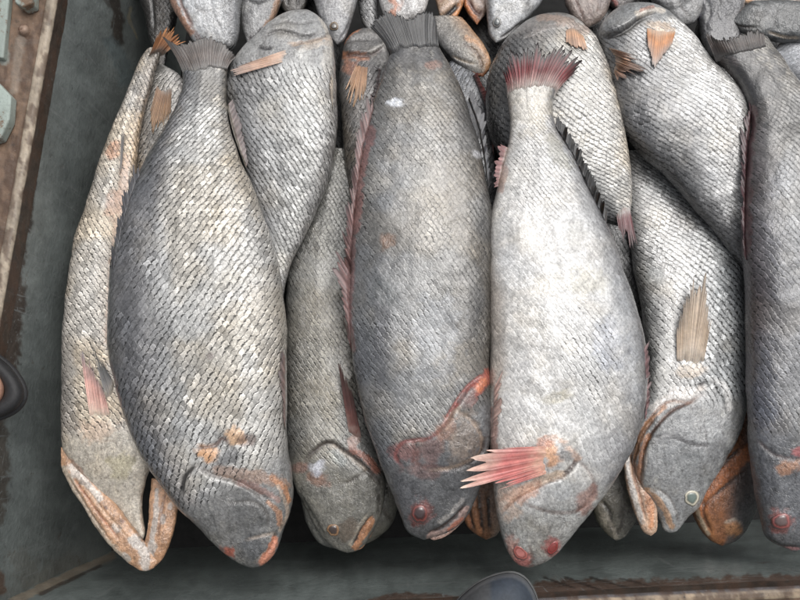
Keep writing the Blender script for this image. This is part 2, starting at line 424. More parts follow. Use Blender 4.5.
def fin(key, name, base, tip, n=12, cb=DGR, ct=DGR, jag=.12, dz=0., drape=None, zb=None, edge=None, cm=None, lift=.0015, sag=0., seed=1, thick=.0011, web=.82):
    fk = FISH[key]; drape = [key] if drape is None else drape
    NU = n*8+1; NV = max(14, int(np.linalg.norm(np.array(base[0])-np.array(tip[0]))/2.2))
    NV = min(NV, 60)
    b = smooth_poly(base, NU); t = smooth_poly(tip, NU)
    rs = np.random.default_rng(seed+n*7+int(abs(base[0][0])))
    n = int(n*1.6); NU = n*8+1; b = smooth_poly(base, NU); t = smooth_poly(tip, NU)
    cw = np.r_[0, np.cumsum(.35+rs.random(n))]; u = np.interp(np.linspace(0, cw[-1], NU), cw, np.arange(n+1)); v = np.linspace(0, 1, NV)
    rayl = 1-jag*1.5*rs.random(n+2)**1.3
    ph = np.abs(((u+.5) % 1)-.5)*2                                 # 0 on a ray, 1 between rays
    near = rayl[np.round(u).astype(int)]
    length = near*(1-np.minimum(jag*1.1, .32)*(.35+.9*np.interp(u, np.arange(n+2), rs.random(n+2)))*ph**1.6)
    length = length*(1+.03*(rs.random(NU)-.5))
    vv = v[None]*length[:, None]
    off = np.cumsum(rs.normal(0, .25, n+2)); off -= off.mean()
    px = b[:, 0][:, None]*(1-vv)+t[:, 0][:, None]*vv
    py = b[:, 1][:, None]*(1-vv)+t[:, 1][:, None]*vv
    if name == 'tail_fin':                                          # the fan flares late, from a narrow stalk
        ax = np.array([(t[:, 0]-b[:, 0]).mean(), (t[:, 1]-b[:, 1]).mean()]); ax /= np.linalg.norm(ax)
        dx_, dy_ = t[:, 0]-b[:, 0], t[:, 1]-b[:, 1]; al_ = dx_*ax[0]+dy_*ax[1]; pe_ = -dx_*ax[1]+dy_*ax[0]
        px = b[:, 0][:, None]+al_[:, None]*ax[0]*vv-pe_[:, None]*ax[1]*vv**1.7
        py = b[:, 1][:, None]+al_[:, None]*ax[1]*vv+pe_[:, None]*ax[0]*vv**1.7
    tx, ty = np.gradient(t[:, 0]), np.gradient(t[:, 1])
    wob = (np.interp(u, np.arange(n+2), rs.normal(0, 1, n+2)))[:, None]*vv**1.5*2.4
    px = px+tx[:, None]*wob; py = py+ty[:, None]*wob
    if zb is None:
        d = (fk['X'][None]-b[::8, 0][:, None])**2+(fk['Y'][None]-b[::8, 1][:, None])**2
        ni = np.argmin(d, 1); zbv = fk['Z'][ni]; bcol = fk['col'][ni].mean(0); zbv = np.interp(np.arange(NU), np.arange(NU)[::8], zbv)
    else: zbv = np.full(NU, zb)
    z = zbv[:, None]+dz*vv+sag*np.sin(np.pi*vv)
    if drape:
        hs = surf(drape, px, py); z = np.where(hs > -5, np.maximum(z, hs+lift*np.clip(vv*5-.8, -1.6, 1)-.0012*(vv < .12)), z)
        kk = np.ones(5)/5
        z = np.apply_along_axis(lambda r: np.convolve(np.pad(r, 2, 'edge'), kk, 'valid'), 1, z)
        z = np.apply_along_axis(lambda r: np.convolve(np.pad(r, 2, 'edge'), kk, 'valid'), 0, z)
    z = z-.0065*sstep(.2, .0, vv+.16*(fbm(px/5, py/5, seed+21, 3)-.5))
    ray = .5+.5*np.cos(2*np.pi*u)
    z = z+(ray[:, None]-.5)*.00028*(1-.4*vv)+.0012*(fbm(px/14, py/14, seed, 2)-.5)
    up = P(px, py, z+thick*.5); dn = P(px, py, z-thick*.5)
    cm = cm if cm is not None else tuple((np.array(cb)+np.array(ct))/2)
    cc = np.stack([np.interp(np.clip(vv+.25*(fbm(px/7, py/7, seed+3, 3)-.5), 0, 1), [0, .5, 1], [cb[i], cm[i], ct[i]]) for i in range(3)], -1)
    cc = cc*(web+(1.25-web)*ray**1.2)[:, None, None]*(.85+.3*np.interp(u, np.arange(n+2), rs.random(n+2)))[:, None, None]*(.8+.4*fbm(px/5, py/5, seed+8, 3))[..., None]*(1+(.5 if web < .88 else .28)*(vnoise(u[:, None]*4.3+vv*.4, vv*2.2, seed+4)-.5))[..., None]
    if edge is not None:
        m = sstep(.8, .97, v)[None, :, None]; cc = cc*(1-m)+np.array(edge)*m
    if zb is None:
        m = sstep(.34, .04, vv+.22*(fbm(px/4, py/4, seed+13, 3)-.5))[..., None]*.85; cc = cc*(1-m)+bcol*m
    N = NU*NV; Vt = np.vstack([up.reshape(-1, 3), dn.reshape(-1, 3)])
    i = np.arange(NU-1)[:, None]; j = np.arange(NV-1)[None]
    q = np.stack([i*NV+j, i*NV+j+1, (i+1)*NV+j+1, (i+1)*NV+j], -1).reshape(-1, 4)
    rim = np.r_[np.arange(NU)*NV, (NU-1)*NV+np.arange(1, NV), (np.arange(NU-1)[::-1])*NV+NV-1, np.arange(1, NV-1)[::-1]]
    r2 = np.roll(rim, -1)
    F = np.vstack([q, q[:, ::-1]+N, np.stack([rim, rim+N, r2+N, r2], -1)])
    me = grid_mesh(name, Vt, F, None, np.vstack([cc.reshape(-1, 3)]*2))
    me.update()
    if me.polygons[0].normal.z < 0: me.flip_normals()
    return child(link(name, me, FIN), fk['root'])

def dome(name, x, y, z, rx, ry, rot, h, cols, parent, seed=0, key=None):
    """eye: rings of colour [(r, colour)...] on a low dome with an irregular outline; one mesh"""
    rr = np.linspace(0, 1, 12); ph = np.linspace(0, 2*np.pi, 28, endpoint=False)
    wob = 1+.22*(fbm(np.cos(ph)*1.5+seed, np.sin(ph)*1.5, seed, 2)-.5)*2
    R = rr[:, None]*wob[None]; ca, sa = math.cos(math.radians(rot)), math.sin(math.radians(rot))
    ux, uy = R*np.cos(ph)*rx, R*np.sin(ph)*ry
    px, py = x+ux*ca-uy*sa, y+ux*sa+uy*ca
    hz = np.interp(rr, [0, .45, .62, .8, 1], [1, .92, .6, .62, -.9])*h
    zz = z+hz[:, None]+np.zeros_like(R)
    if key is not None:
        sf = surf([key], px, py); zz = np.where(sf > -5, .75*sf+.25*z, z)+hz[:, None]
    V = P(px, py, zz)
    c = np.stack([np.interp(np.repeat(rr[:, None], 28, 1)+.12*(fbm(px, py, seed, 2)-.5), [q[0] for q in cols], [q[1][k] for q in cols]) for k in range(3)], -1)
    i = np.arange(11)[:, None]; j = np.arange(28)[None]; j2 = (j+1) % 28
    F = np.stack([i*28+j, (i+1)*28+j, (i+1)*28+j2, i*28+j2], -1).reshape(-1, 4)
    me = grid_mesh(name, V, F, None, c.reshape(-1, 3)); me.update()
    if me.polygons[len(me.polygons)//2].normal.z < 0: me.flip_normals()
    return child(link(name, me, EYE), parent)

def eye(key, x, y, r, ring, iris, pupil=(.012, .014, .014), ry=None, rot=0, h=.0036):
    fk = FISH[key]; d = (fk['X']-x)**2+(fk['Y']-y)**2
    z = fk['Z'][d < max(9, r*r*.4)].mean() if (d < max(9, r*r*.4)).any() else fk['Z'][np.argmin(d)]
    ry = ry or r
    e = dome('eye', x, y, z+.0012, r, ry, rot, h, [(0, iris), (.5, iris), (.62, tuple(np.array(ring)*.4)), (.74, ring), (.84, tuple(np.array(ring)*.8)), (.93, tuple(np.array(ring)*.3+.06)), (1, (.12,.12,.12))], fk['root'], int(x), key)
    p = dome('pupil', x+.3, y-.2, z+.0012+h*.72, r*.46, ry*.46, rot, h*.55, [(0, pupil), (.8, pupil), (1, tuple(np.array(iris)*.6))], fk['root'], int(y), key)
    m = p.parent; p.parent = e; p.location = (0, 0, 0)
    return e

exec_fish = True
# ---- the big fish lying on top
fish('F2', 'large grey fish with peach fin stumps behind its cheek, second from the left wall',
 [(183,62),(184,75),(183,90),(176,110),(165,130),(150,155),(138,180),(128,205),(120,235),(114,270),(111,310),(112,350),(118,385),(128,420),(143,455),(160,482),(180,507),(203,530),(222,550),(238,562)],
 [(228,58),(226,80),(226,105),(230,130),(240,160),(252,185),(262,210),(272,240),(281,280),(286,320),(287,360),(286,400),(287,430),(290,460),(293,485),(291,510),(283,533),(276,552),(265,564)],
 (252,568), (-.065,-.06,-.055,-.06,-.075), .42,
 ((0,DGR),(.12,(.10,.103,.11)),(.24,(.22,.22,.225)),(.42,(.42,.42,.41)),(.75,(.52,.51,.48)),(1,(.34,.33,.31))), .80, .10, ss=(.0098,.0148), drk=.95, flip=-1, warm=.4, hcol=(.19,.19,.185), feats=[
 ('b',(.40,.34,.26),.35,(245,170,18,60,-25)), ('b',(.13,.13,.135),.6,(128,310,16,130,0)), ('h',.3,(128,300,24,170,4)), ('b',(.13,.13,.13),.75,(206,78,26,34,0)),
 ('s',3.2,34,[(182,494),(186,478),(197,466),(211,476),(233,482),(252,492),(266,506),(274,522)],-1),
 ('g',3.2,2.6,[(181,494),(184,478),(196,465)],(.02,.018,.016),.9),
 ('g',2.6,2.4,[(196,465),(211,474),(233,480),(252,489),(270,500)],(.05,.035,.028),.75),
 ('p',(.30,.20,.15),.75,7,[(218,470),(240,474),(262,478),(284,484)]), ('p',(.34,.2,.17),.6,4,[(240,482),(262,490),(278,500)]),
 ('p',ORG,.75,3.2,[(272,478),(284,488),(289,500)]), ('p',ORG,.6,3,[(268,502),(278,512),(280,524)]), ('p',(.5,.4,.32),.7,2,[(278,486),(288,512),(280,530)]),
 ('b',PCH,.95,(206,453,13,9,25)), ('b',(.68,.45,.28),.95,(235,436,10,9,-20)), ('l',3.5,(206,453,12,8,25)), ('l',3.5,(235,436,10,8,-20)),
 ('g',2.5,2.2,[(196,448),(214,446),(222,438),(229,444)],(.10,.05,.035),.8), ('b',(.18,.18,.18),.85,(228,458,13,8,-25)), ('l',2.5,(228,458,12,8,-25)), ('b',(.17,.10,.08),.6,(247,440,9,7,0)),
 ('g',1.6,2,[(232,503),(248,501),(260,505),(268,517),(266,528)],(.09,.08,.07),.5), ('s',1.6,16,[(232,505),(248,503),(259,507),(265,519)],-1),
 ('b',(.12,.125,.13),.85,(252,549,17,13,-20)), ('g',1.6,1.8,[(246,540),(262,536),(275,534),(273,545),(262,556),(255,562)],(.42,.36,.31),.8), ('g',2.2,1.8,[(276,533),(272,548),(262,560)],(.05,.03,.02),.8),
 ('p',(.58,.25,.16),.95,4.5,[(275,540),(271,553),(262,563)]), ('b',(.40,.13,.09),.9,(228,551,8,6,30)), ('b',(.07,.07,.07),.5,(240,552,5,9,0)),
 ('b',(.19,.16,.15),.8,(211,356,5,4,0)), ('b',(.1,.1,.1),.5,(232,318,3,3,0))])
fin('F2','tail_fin',[(184,78),(205,74),(227,72)],[(159,33),(177,43),(192,39),(210,36),(226,44),(237,55)],18,(.13,.125,.12),(.10,.095,.09),.05,dz=.0,drape=['F2'],lift=.001,cm=(.12,.10,.09),web=.9)
fin('F2','dorsal_fin',[(140,178),(131,200),(122,236),(115,268),(112,290)],[(137,152),(126,180),(116,210),(111,236),(109,268)],16,(.08,.08,.085),(.06,.06,.065),.4,dz=-.008,drape=[],thick=.0011)
fin('F2','anal_fin',[(227,106),(234,135),(246,168)],[(233,96),(241,120),(249,160)],7,(.16,.12,.11),(.12,.1,.1),.15,dz=-.002,drape=[])
fin('F2','belly_fin',[(286,430),(287,400),(286,360)],[(283,418),(278,372),(282,345)],6,(.2,.13,.11),(.13,.12,.12),.3,dz=.002)

fish('F5', 'dark grey fish with a white fleck near its tail and a brown spot below',
 [(394,34),(393,50),(385,70),(376,95),(368,120),(361,150),(356,190),(352,230),(350,280),(350,320),(353,360),(360,400),(370,435),(380,465),(390,490),(400,515),(408,532)],
 [(437,28),(438,45),(448,65),(458,85),(468,110),(477,140),(484,175),(490,210),(492,260),(491,310),(490,350),(490,400),(489,435),(484,470),(474,500),(465,518),(450,531)],
 (424,540), (-.06,-.058,-.055,-.06,-.085), .42,
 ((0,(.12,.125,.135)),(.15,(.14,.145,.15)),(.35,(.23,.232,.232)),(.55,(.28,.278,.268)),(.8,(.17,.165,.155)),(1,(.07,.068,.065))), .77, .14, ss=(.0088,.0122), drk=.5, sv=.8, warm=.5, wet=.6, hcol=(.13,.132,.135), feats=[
 ('b',(.075,.075,.077),.85,(415,50,34,30,0)), ('b',(.34,.33,.31),.4,(430,180,18,90,-4)), ('b',(.36,.38,.41),.4,(435,340,28,50,0)), ('b',(.11,.11,.12),.45,(382,330,9,70,0)),
 ('b',(.09,.1,.1),.5,(385,290,14,16,0)), ('b',(.8,.83,.88),.98,(395,102,10,5,8)), ('b',(.16,.09,.055),.9,(387,242,8,8,0)), ('b',(.36,.2,.15),.5,(432,65,9,5,0)), ('b',(.5,.5,.52),.6,(476,155,7,4,30)),
 ('p',(.22,.10,.09),.7,5,[(372,130),(362,175),(355,230)]), ('p',(.28,.16,.15),.6,4,[(352,240),(350,300),(352,350)]),
 ('s',3.2,30,[(487,374),(470,386),(457,405),(446,424),(424,440),(402,444)],1),
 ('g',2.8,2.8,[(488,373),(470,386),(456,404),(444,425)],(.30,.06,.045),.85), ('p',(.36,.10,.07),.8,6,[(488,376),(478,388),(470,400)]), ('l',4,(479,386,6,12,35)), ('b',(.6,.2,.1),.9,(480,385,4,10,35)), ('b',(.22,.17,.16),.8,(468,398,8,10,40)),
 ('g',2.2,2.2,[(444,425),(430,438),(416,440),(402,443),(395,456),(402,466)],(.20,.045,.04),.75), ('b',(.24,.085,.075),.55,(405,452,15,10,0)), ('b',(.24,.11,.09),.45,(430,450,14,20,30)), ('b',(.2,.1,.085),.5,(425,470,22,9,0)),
 ('b',(.23,.19,.16),.85,(461,440,19,26,15)), ('l',4,(461,440,20,26,15)), ('g',2,2,[(452,408),(470,420),(480,436),(481,450),(470,460),(450,468),(428,470)],(.34,.26,.2),.7), ('g',2.2,1.6,[(484,438),(482,452),(470,463),(450,471)],(.04,.03,.028),.8),
 ('p',(.42,.33,.26),.6,2.5,[(447,428),(452,415),(458,408)]), ('b',(.30,.14,.09),.45,(445,430,10,16,30)),
 ('g',2.2,1.8,[(466,503),(455,517),(440,528),(426,534)],(.04,.025,.02),.85), ('p',(.46,.32,.28),.75,3,[(467,507),(458,521),(442,532),(428,537)]), ('p',(.40,.38,.36),.6,3,[(462,500),(450,514),(440,522)]), ('p',(.5,.17,.1),.7,2,[(462,519),(448,530)]),
 ('b',(.09,.092,.1),.6,(408,500,18,26,-20)), ('b',(.22,.08,.07),.75,(420,514,12,13,0)), ('l',3.5,(420,514,9,9,0))])
eye('F5',420,514,9,(.24,.075,.065),(.06,.04,.04),(.02,.018,.018),ry=10)
fin('F5','tail_fin',[(391,56),(414,52),(440,50)],[(367,25),(384,10),(396,13),(408,17),(420,11),(432,9),(437,24)],20,(.06,.06,.06),(.04,.04,.04),.06,dz=.002,cm=(.045,.045,.045),web=.92)
fin('F5','dorsal_fin',[(374,112),(364,150),(357,200),(353,240),(351,290),(352,352)],[(371,84),(357,118),(350,165),(344,208),(329,262),(342,318)],22,(.24,.14,.13),(.07,.065,.065),.45,dz=.002,drape=[],cm=(.15,.09,.085),thick=.0012,web=.6)
fin('F5','anal_fin',[(468,100),(477,125),(484,160),(488,190)],[(472,84),(483,106),(490,140),(491,178)],9,(.07,.07,.075),(.05,.05,.055),.3,dz=-.004,drape=[])

fish('F6', 'pale white fish with a red frayed tail and a splayed red pectoral fin',
 [(505,84),(508,100),(510,125),(507,150),(500,175),(494,200),(489,225),(488,245),(489,280),(489,320),(489,360),(489,400),(489,430),(490,455),(493,480),(496,505),(500,530),(507,550),(516,563)],
 [(556,88),(552,105),(556,130),(570,155),(585,185),(600,215),(613,245),(625,280),(636,315),(643,345),(645,375),(643,405),(635,440),(620,470),(603,495),(585,517),(570,537),(555,554),(542,563)],
 (528,568), (-.05,-.052,-.055,-.06,-.08), .42,
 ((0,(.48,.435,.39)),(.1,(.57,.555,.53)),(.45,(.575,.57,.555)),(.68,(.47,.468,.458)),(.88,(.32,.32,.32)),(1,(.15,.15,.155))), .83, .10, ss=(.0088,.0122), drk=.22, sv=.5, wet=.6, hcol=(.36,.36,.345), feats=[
 ('b',(.45,.42,.36),.6,(530,105,24,30,0)), ('h',.8,(545,160,40,55,0)), ('h',.75,(590,350,30,60,0)), ('b',(.30,.29,.24),.6,(560,155,10,24,-30)), ('b',(.42,.40,.33),.55,(585,280,26,16,20)), ('b',(.42,.38,.27),.7,(556,398,16,6,-15)),
 ('b',(.36,.35,.33),.5,(540,320,12,9,0)), ('b',(.40,.39,.36),.5,(575,235,10,16,0)), ('b',(.66,.67,.68),.35,(520,250,24,40,0)), ('b',(.66,.66,.66),.35,(530,390,28,40,0)), ('b',(.4,.43,.5),.5,(612,345,18,28,0)), ('b',(.36,.37,.38),.5,(625,340,12,70,-10)),
 ('b',(.3,.31,.32),.5,(577,273,4,4,0)), ('p',(.42,.20,.16),.6,5,[(494,410),(494,450),(493,470)]), ('p',(.5,.3,.24),.5,4,[(505,170),(500,190)]),
 ('s',4,26,[(577,460),(566,473),(548,482),(530,490),(514,500),(504,510)],1),
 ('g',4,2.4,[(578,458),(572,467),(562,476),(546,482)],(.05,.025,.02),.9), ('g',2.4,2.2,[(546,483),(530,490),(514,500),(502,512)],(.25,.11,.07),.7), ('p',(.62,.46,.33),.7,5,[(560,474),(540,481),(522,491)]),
 ('b',(.62,.36,.26),.7,(520,495,22,9,-25)), ('b',(.64,.45,.33),.5,(508,500,13,22,0)), ('p',(.62,.42,.32),.7,3,[(540,440),(556,438),(572,452),(578,458)]),
 ('l',5,(549,455,12,14,0)), ('b',(.66,.36,.20),.9,(551,452,9,14,-15)), ('b',(.62,.3,.22),.7,(545,443,8,6,0)), ('b',(.26,.26,.26),.8,(563,453,7,9,-30)),
 ('g',1.6,2,[(522,502),(535,507),(552,512),(570,512),(582,508),(590,498)],(.22,.17,.15),.55), ('s',1.6,18,[(522,504),(540,510),(560,514),(575,512),(588,502)],1),
 ('g',1.2,1.6,[(577,460),(588,470),(594,485),(592,500)],(.2,.15,.14),.5), ('b',(.30,.13,.09),.6,(586,500,9,17,20)), ('b',(.4,.42,.43),.5,(560,490,18,10,-20)),
 ('b',(.52,.16,.14),.8,(520,560,12,10,0)), ('g',3,2.5,[(513,545),(520,552),(527,556)],(.45,.05,.05),.8), ('b',(.58,.33,.27),.6,(512,550,8,16,0)), ('g',2,2,[(529,545),(532,555),(531,565)],(.1,.06,.05),.6), ('b',(.28,.27,.25),.5,(540,540,14,16,0)), ('b',(.36,.12,.11),.8,(553,548,9,11,-30))])
eye('F6',553,548,8,(.36,.07,.065),(.26,.06,.055),(.07,.03,.03),ry=5,rot=-50,h=.0014)
m = eye('F6',520,553,9,(.42,.14,.12),(.48,.19,.17),(.5,.3,.27),ry=6,rot=35,h=.0014)
fin('F6','tail_fin',[(507,98),(530,95),(555,97)],[(500,66),(504,54),(520,46),(536,42),(552,45),(566,43),(580,50),(585,66)],17,(.52,.42,.37),(.04,.03,.03),.17,dz=-.002,cm=(.17,.04,.042),edge=(.04,.035,.035),drape=['F6'],web=.6)
fin('F6','pectoral_fin',[(551,446),(555,457),(554,471)],[(480,447),(466,464),(454,489),(486,496)],6,(.46,.19,.15),(.66,.52,.42),.27,dz=.012,cm=(.44,.13,.12),lift=.006,thick=.002,web=.9)
fin('F6','anal_fin',[(509,148),(504,165),(499,186)],[(497,142),(494,162),(493,188)],7,(.34,.2,.19),(.2,.1,.1),.25,dz=-.002,drape=[])
fin('F6','dorsal_fin',[(555,128),(566,146),(580,172),(592,198),(606,226)],[(557,112),(569,128),(584,154),(596,180),(608,210)],18,(.045,.045,.045),(.035,.035,.035),.16,dz=-.004,drape=[])
fin('F6','belly_fin',[(489,438),(491,415),(492,392)],[(498,436),(503,400),(504,368)],5,(.42,.27,.23),(.34,.25,.22),.3,dz=.001)
fin('F6','spiny_fin',[(644,420),(645,390),(643,350)],[(649,415),(652,385),(650,338)],9,(.2,.1,.1),(.06,.05,.05),.4,dz=-.006,drape=[])

fish('F10', 'dark fish with a red ringed eye at the right edge of the photo',
 [(712,48),(730,70),(744,92),(752,120),(749,150),(746,190),(744,230),(746,270),(749,320),(749,370),(750,420),(752,450),(757,490),(763,520),(770,540)],
 [(766,40),(785,68),(802,90),(830,130),(855,180),(868,240),(872,300),(868,360),(860,420),(850,470),(838,510),(822,535)],
 (794,552), (-.062,-.055,-.055,-.06,-.085), .42,
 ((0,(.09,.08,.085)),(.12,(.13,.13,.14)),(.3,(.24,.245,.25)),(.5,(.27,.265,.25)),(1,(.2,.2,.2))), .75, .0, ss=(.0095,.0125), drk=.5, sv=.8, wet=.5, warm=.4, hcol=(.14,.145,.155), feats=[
 ('b',(.045,.045,.047),.85,(752,80,30,36,-20)), ('b',(.1,.1,.1),.6,(785,110,26,40,-30)), ('p',(.11,.06,.065),.8,6,[(752,110),(747,170),(745,250)]), ('b',(.1,.11,.14),.5,(763,400,14,50,0)),
 ('b',(.40,.20,.11),.75,(790,467,18,7,-10)), ('b',(.42,.12,.12),.8,(800,452,8,5,0)), ('g',1.8,2,[(757,440),(775,455),(800,460)],(.1,.06,.05),.5),
 ('b',(.07,.072,.08),.5,(768,480,9,40,0)), ('g',2.2,1.6,[(766,537),(780,545),(800,547)],(.05,.03,.03),.8), ('p',(.40,.2,.2),.7,1.8,[(768,541),(782,548),(802,549)]), ('b',(.26,.10,.09),.75,(781,521,14,13,0)), ('l',3.5,(781,521,10,10,0))])
eye('F10',781,521,10.5,(.34,.11,.10),(.13,.09,.085),(.022,.022,.022),ry=9,h=.0026)
fin('F10','tail_fin',[(716,62),(742,56),(767,50)],[(704,30),(718,37),(735,35),(750,30),(764,28)],15,(.05,.05,.05),(.035,.032,.03),.12,dz=.004,cm=(.06,.045,.038),drape=['F10'])
fin('F10','anal_fin',[(752,112),(748,150),(746,190),(745,240),(747,262)],[(748,92),(740,126),(740,168),(740,215),(743,250)],15,(.12,.06,.065),(.06,.045,.05),.4,dz=0,drape=[])
fin('F10','pectoral_fin',[(850,440),(840,455)],[(830,380),(815,395)],8,TAN,BRN,.2,dz=.003)

# ---- the fish under and between them
fish('F1', 'slender cream fish lying belly up with gaping orange jaws beside the left wall',
 [(147,50),(140,60),(132,80),(122,105),(108,140),(97,170),(87,205),(76,240),(69,280),(65,320),(63,360),(63,400),(64,425),(64,446),(74,463),(88,481),(102,498),(117,516),(130,532)],
 [(163,48),(158,62),(152,82),(145,108),(139,140),(136,170),(134,205),(134,240),(134,290),(138,330),(146,370),(154,400),(158,435),(152,462),(145,482),(142,500),(143,518),(145,532)],
 (141,545), (-.12,-.12,-.115,-.11,-.115), .40,
 ((0,(.30,.275,.25)),(.2,(.50,.47,.425)),(.5,(.64,.61,.56)),(.8,(.52,.46,.39)),(1,(.4,.33,.26))), .755, .0, ss=(.0095,.0135), drk=.75, wet=.3, warm=.6, hcol=(.58,.53,.45), feats=[
 ('b',(.2,.19,.18),.6,(150,75,14,40,18)), ('b',(.55,.26,.15),.6,(112,150,8,13,20)), ('b',(.6,.38,.28),.6,(116,205,11,16,0)), ('p',(.58,.40,.30),.6,6,[(125,160),(118,230),(112,290),(110,340)]), ('b',(.6,.42,.3),.5,(98,430,20,14,0)), ('b',(.4,.36,.22),.6,(122,465,13,16,20)),
 ('p',(.5,.3,.22),.6,4,[(72,462),(96,492),(124,526)]), ('p',(.5,.36,.26),.5,4,[(146,485),(143,505),(144,530)]), ('l',4,(120,470,24,40,25))])
fish('F1j', '', [(61,447),(62,464),(70,484),(86,510),(104,537),(121,556),(134,566),(145,571)], [(65,449),(77,463),(93,480),(110,498),(127,518),(140,536),(150,549),(158,560)],
 (154,568), (-.105,-.10,-.10,-.105), .42, ((0,(.40,.35,.28)),(.3,(.56,.33,.2)),(.6,(.56,.30,.17)),(1,(.56,.48,.42))), -1., 0, drk=.1, wet=.6, hcol=(.56,.34,.21), name='jaw', parent='F1', q=1.1, feats=[
 ('p',(.45,.39,.31),.9,5,[(64,470),(84,508),(106,540),(126,560)]), ('p',(.66,.60,.54),.9,5,[(72,468),(84,481),(99,497)]), ('p',(.55,.53,.5),.8,7,[(134,540),(144,552),(146,566)]), ('b',(.52,.47,.42),.8,(116,528,6,4,40)), ('b',(.52,.47,.42),.8,(126,556,6,3,40)), ('b',(.14,.06,.035),.85,(106,508,3.2,2,30)), ('b',(.16,.07,.04),.8,(122,521,2.4,1.8,30)), ('b',(.22,.17,.13),.7,(82,482,6,3,40)),
 ('g',1.8,1.2,[(74,478),(96,510),(120,540)],(.36,.14,.07),.7), ('g',1.5,1.,[(84,486),(106,513),(128,538)],(.62,.42,.28),.6), ('g',1.6,1.2,[(68,476),(90,512),(112,542)],(.3,.2,.13),.6)])
fish('F1k', '', [(180,482),(179,505),(174,530),(167,550),(160,563)], [(152,478),(150,500),(149,522),(146,540),(143,556)],
 (150,570), (-.12,-.105,-.105,-.108), .42, ((0,(.5,.36,.25)),(.5,(.56,.30,.17)),(1,(.6,.5,.43))), -1., 0, drk=.1, wet=.6, hcol=(.56,.33,.2), name='jaw', parent='F1', q=1.1, feats=[
 ('g',2.4,1.4,[(166,484),(163,505),(158,535)],(.16,.08,.05),.8), ('p',(.6,.56,.52),.8,2.6,[(157,490),(156,515),(152,540)]), ('b',(.55,.5,.46),.8,(163,520,3,5,0)), ('b',(.55,.5,.46),.7,(170,505,3,5,0)), ('p',(.52,.5,.47),.8,5,[(152,545),(148,560)])])
fin('F1','tail_fin',[(147,58),(155,55),(163,56)],[(157,34),(164,27),(174,25),(184,30),(189,38)],8,(.3,.2,.15),(.58,.28,.13),.25,dz=.03,drape=[],cm=(.5,.24,.12))
fin('F1','pectoral_fin',[(91,424),(101,422),(111,418)],[(80,347),(85,352),(93,366),(103,388)],9,(.66,.48,.40),(.20,.19,.19),.12,dz=.006,cm=(.60,.33,.28),lift=.002,web=.75)
fin('F1','belly_fin',[(110,412),(114,400),(116,388)],[(88,333),(96,350),(103,362)],6,(.3,.28,.27),(.07,.07,.07),.25,dz=.012,cm=(.16,.16,.16),lift=.004)
fin('F1','anal_fin',[(119,186),(121,176)],[(122,124),(125,132)],5,(.2,.19,.18),(.12,.115,.115),.15,dz=.006,lift=.003)

fish('F3', 'grey head up fish with a peach pectoral fin folded across its shoulder',
 [(256,330),(256,290),(258,255),(256,216),(248,180),(238,150),(230,120),(227,95),(229,75),(238,58),(252,42),(270,25),(288,14)],
 [(280,330),(283,300),(290,268),(302,242),(316,212),(328,180),(335,150),(337,120),(337,90),(336,65),(332,40),(324,22)],
 (308,10), (-.105,-.10,-.095,-.09,-.09), .42,
 ((0,(.14,.14,.14)),(.2,(.28,.28,.28)),(.45,(.46,.46,.45)),(.75,(.5,.5,.48)),(1,(.32,.31,.3))), .75, -.06, ss=(.0098,.0148), drk=1., flip=-1, wet=.5, hcol=(.30,.30,.295), feats=[
 ('g',3,2.4,[(258,46),(264,48),(272,48)],(.02,.018,.018),.95), ('s',2.5,16,[(262,36),(278,30),(292,32),(306,36),(322,32)],1), ('g',2,2,[(262,36),(278,31),(292,33),(306,37),(322,32)],(.07,.065,.06),.6),
 ('g',1.6,1.6,[(270,26),(286,22),(300,24),(318,20)],(.09,.085,.08),.5), ('p',(.55,.42,.32),.75,3,[(292,44),(310,42),(334,36)]), ('p',(.52,.45,.38),.6,4,[(300,50),(318,44),(335,42)]), ('g',2,1.6,[(290,46),(312,40),(334,33)],(.12,.09,.07),.6),
 ('s',2.4,30,[(228,74),(246,72),(270,66),(296,60)],1), ('b',(.62,.62,.6),.7,(302,54,10,7,0)), ('l',3,(302,54,10,8,0)), ('b',(.6,.56,.5),.5,(328,62,7,16,0)), ('b',(.14,.14,.14),.55,(250,85,16,22,0)), ('g',1.5,2,[(318,14),(326,28),(330,40)],(.5,.46,.4),.6)])
fin('F3','pectoral_fin',[(294,47),(296,52),(294,59)],[(238,66),(228,71),(229,76)],8,(.60,.42,.31),(.24,.19,.17),.08,dz=.004,cm=(.54,.36,.27),lift=.003,web=.88)
fin('F3','belly_fin',[(333,112),(334,98),(334,82)],[(332,102),(329,86),(331,74)],5,(.5,.44,.36),(.3,.26,.22),.3,dz=.002)

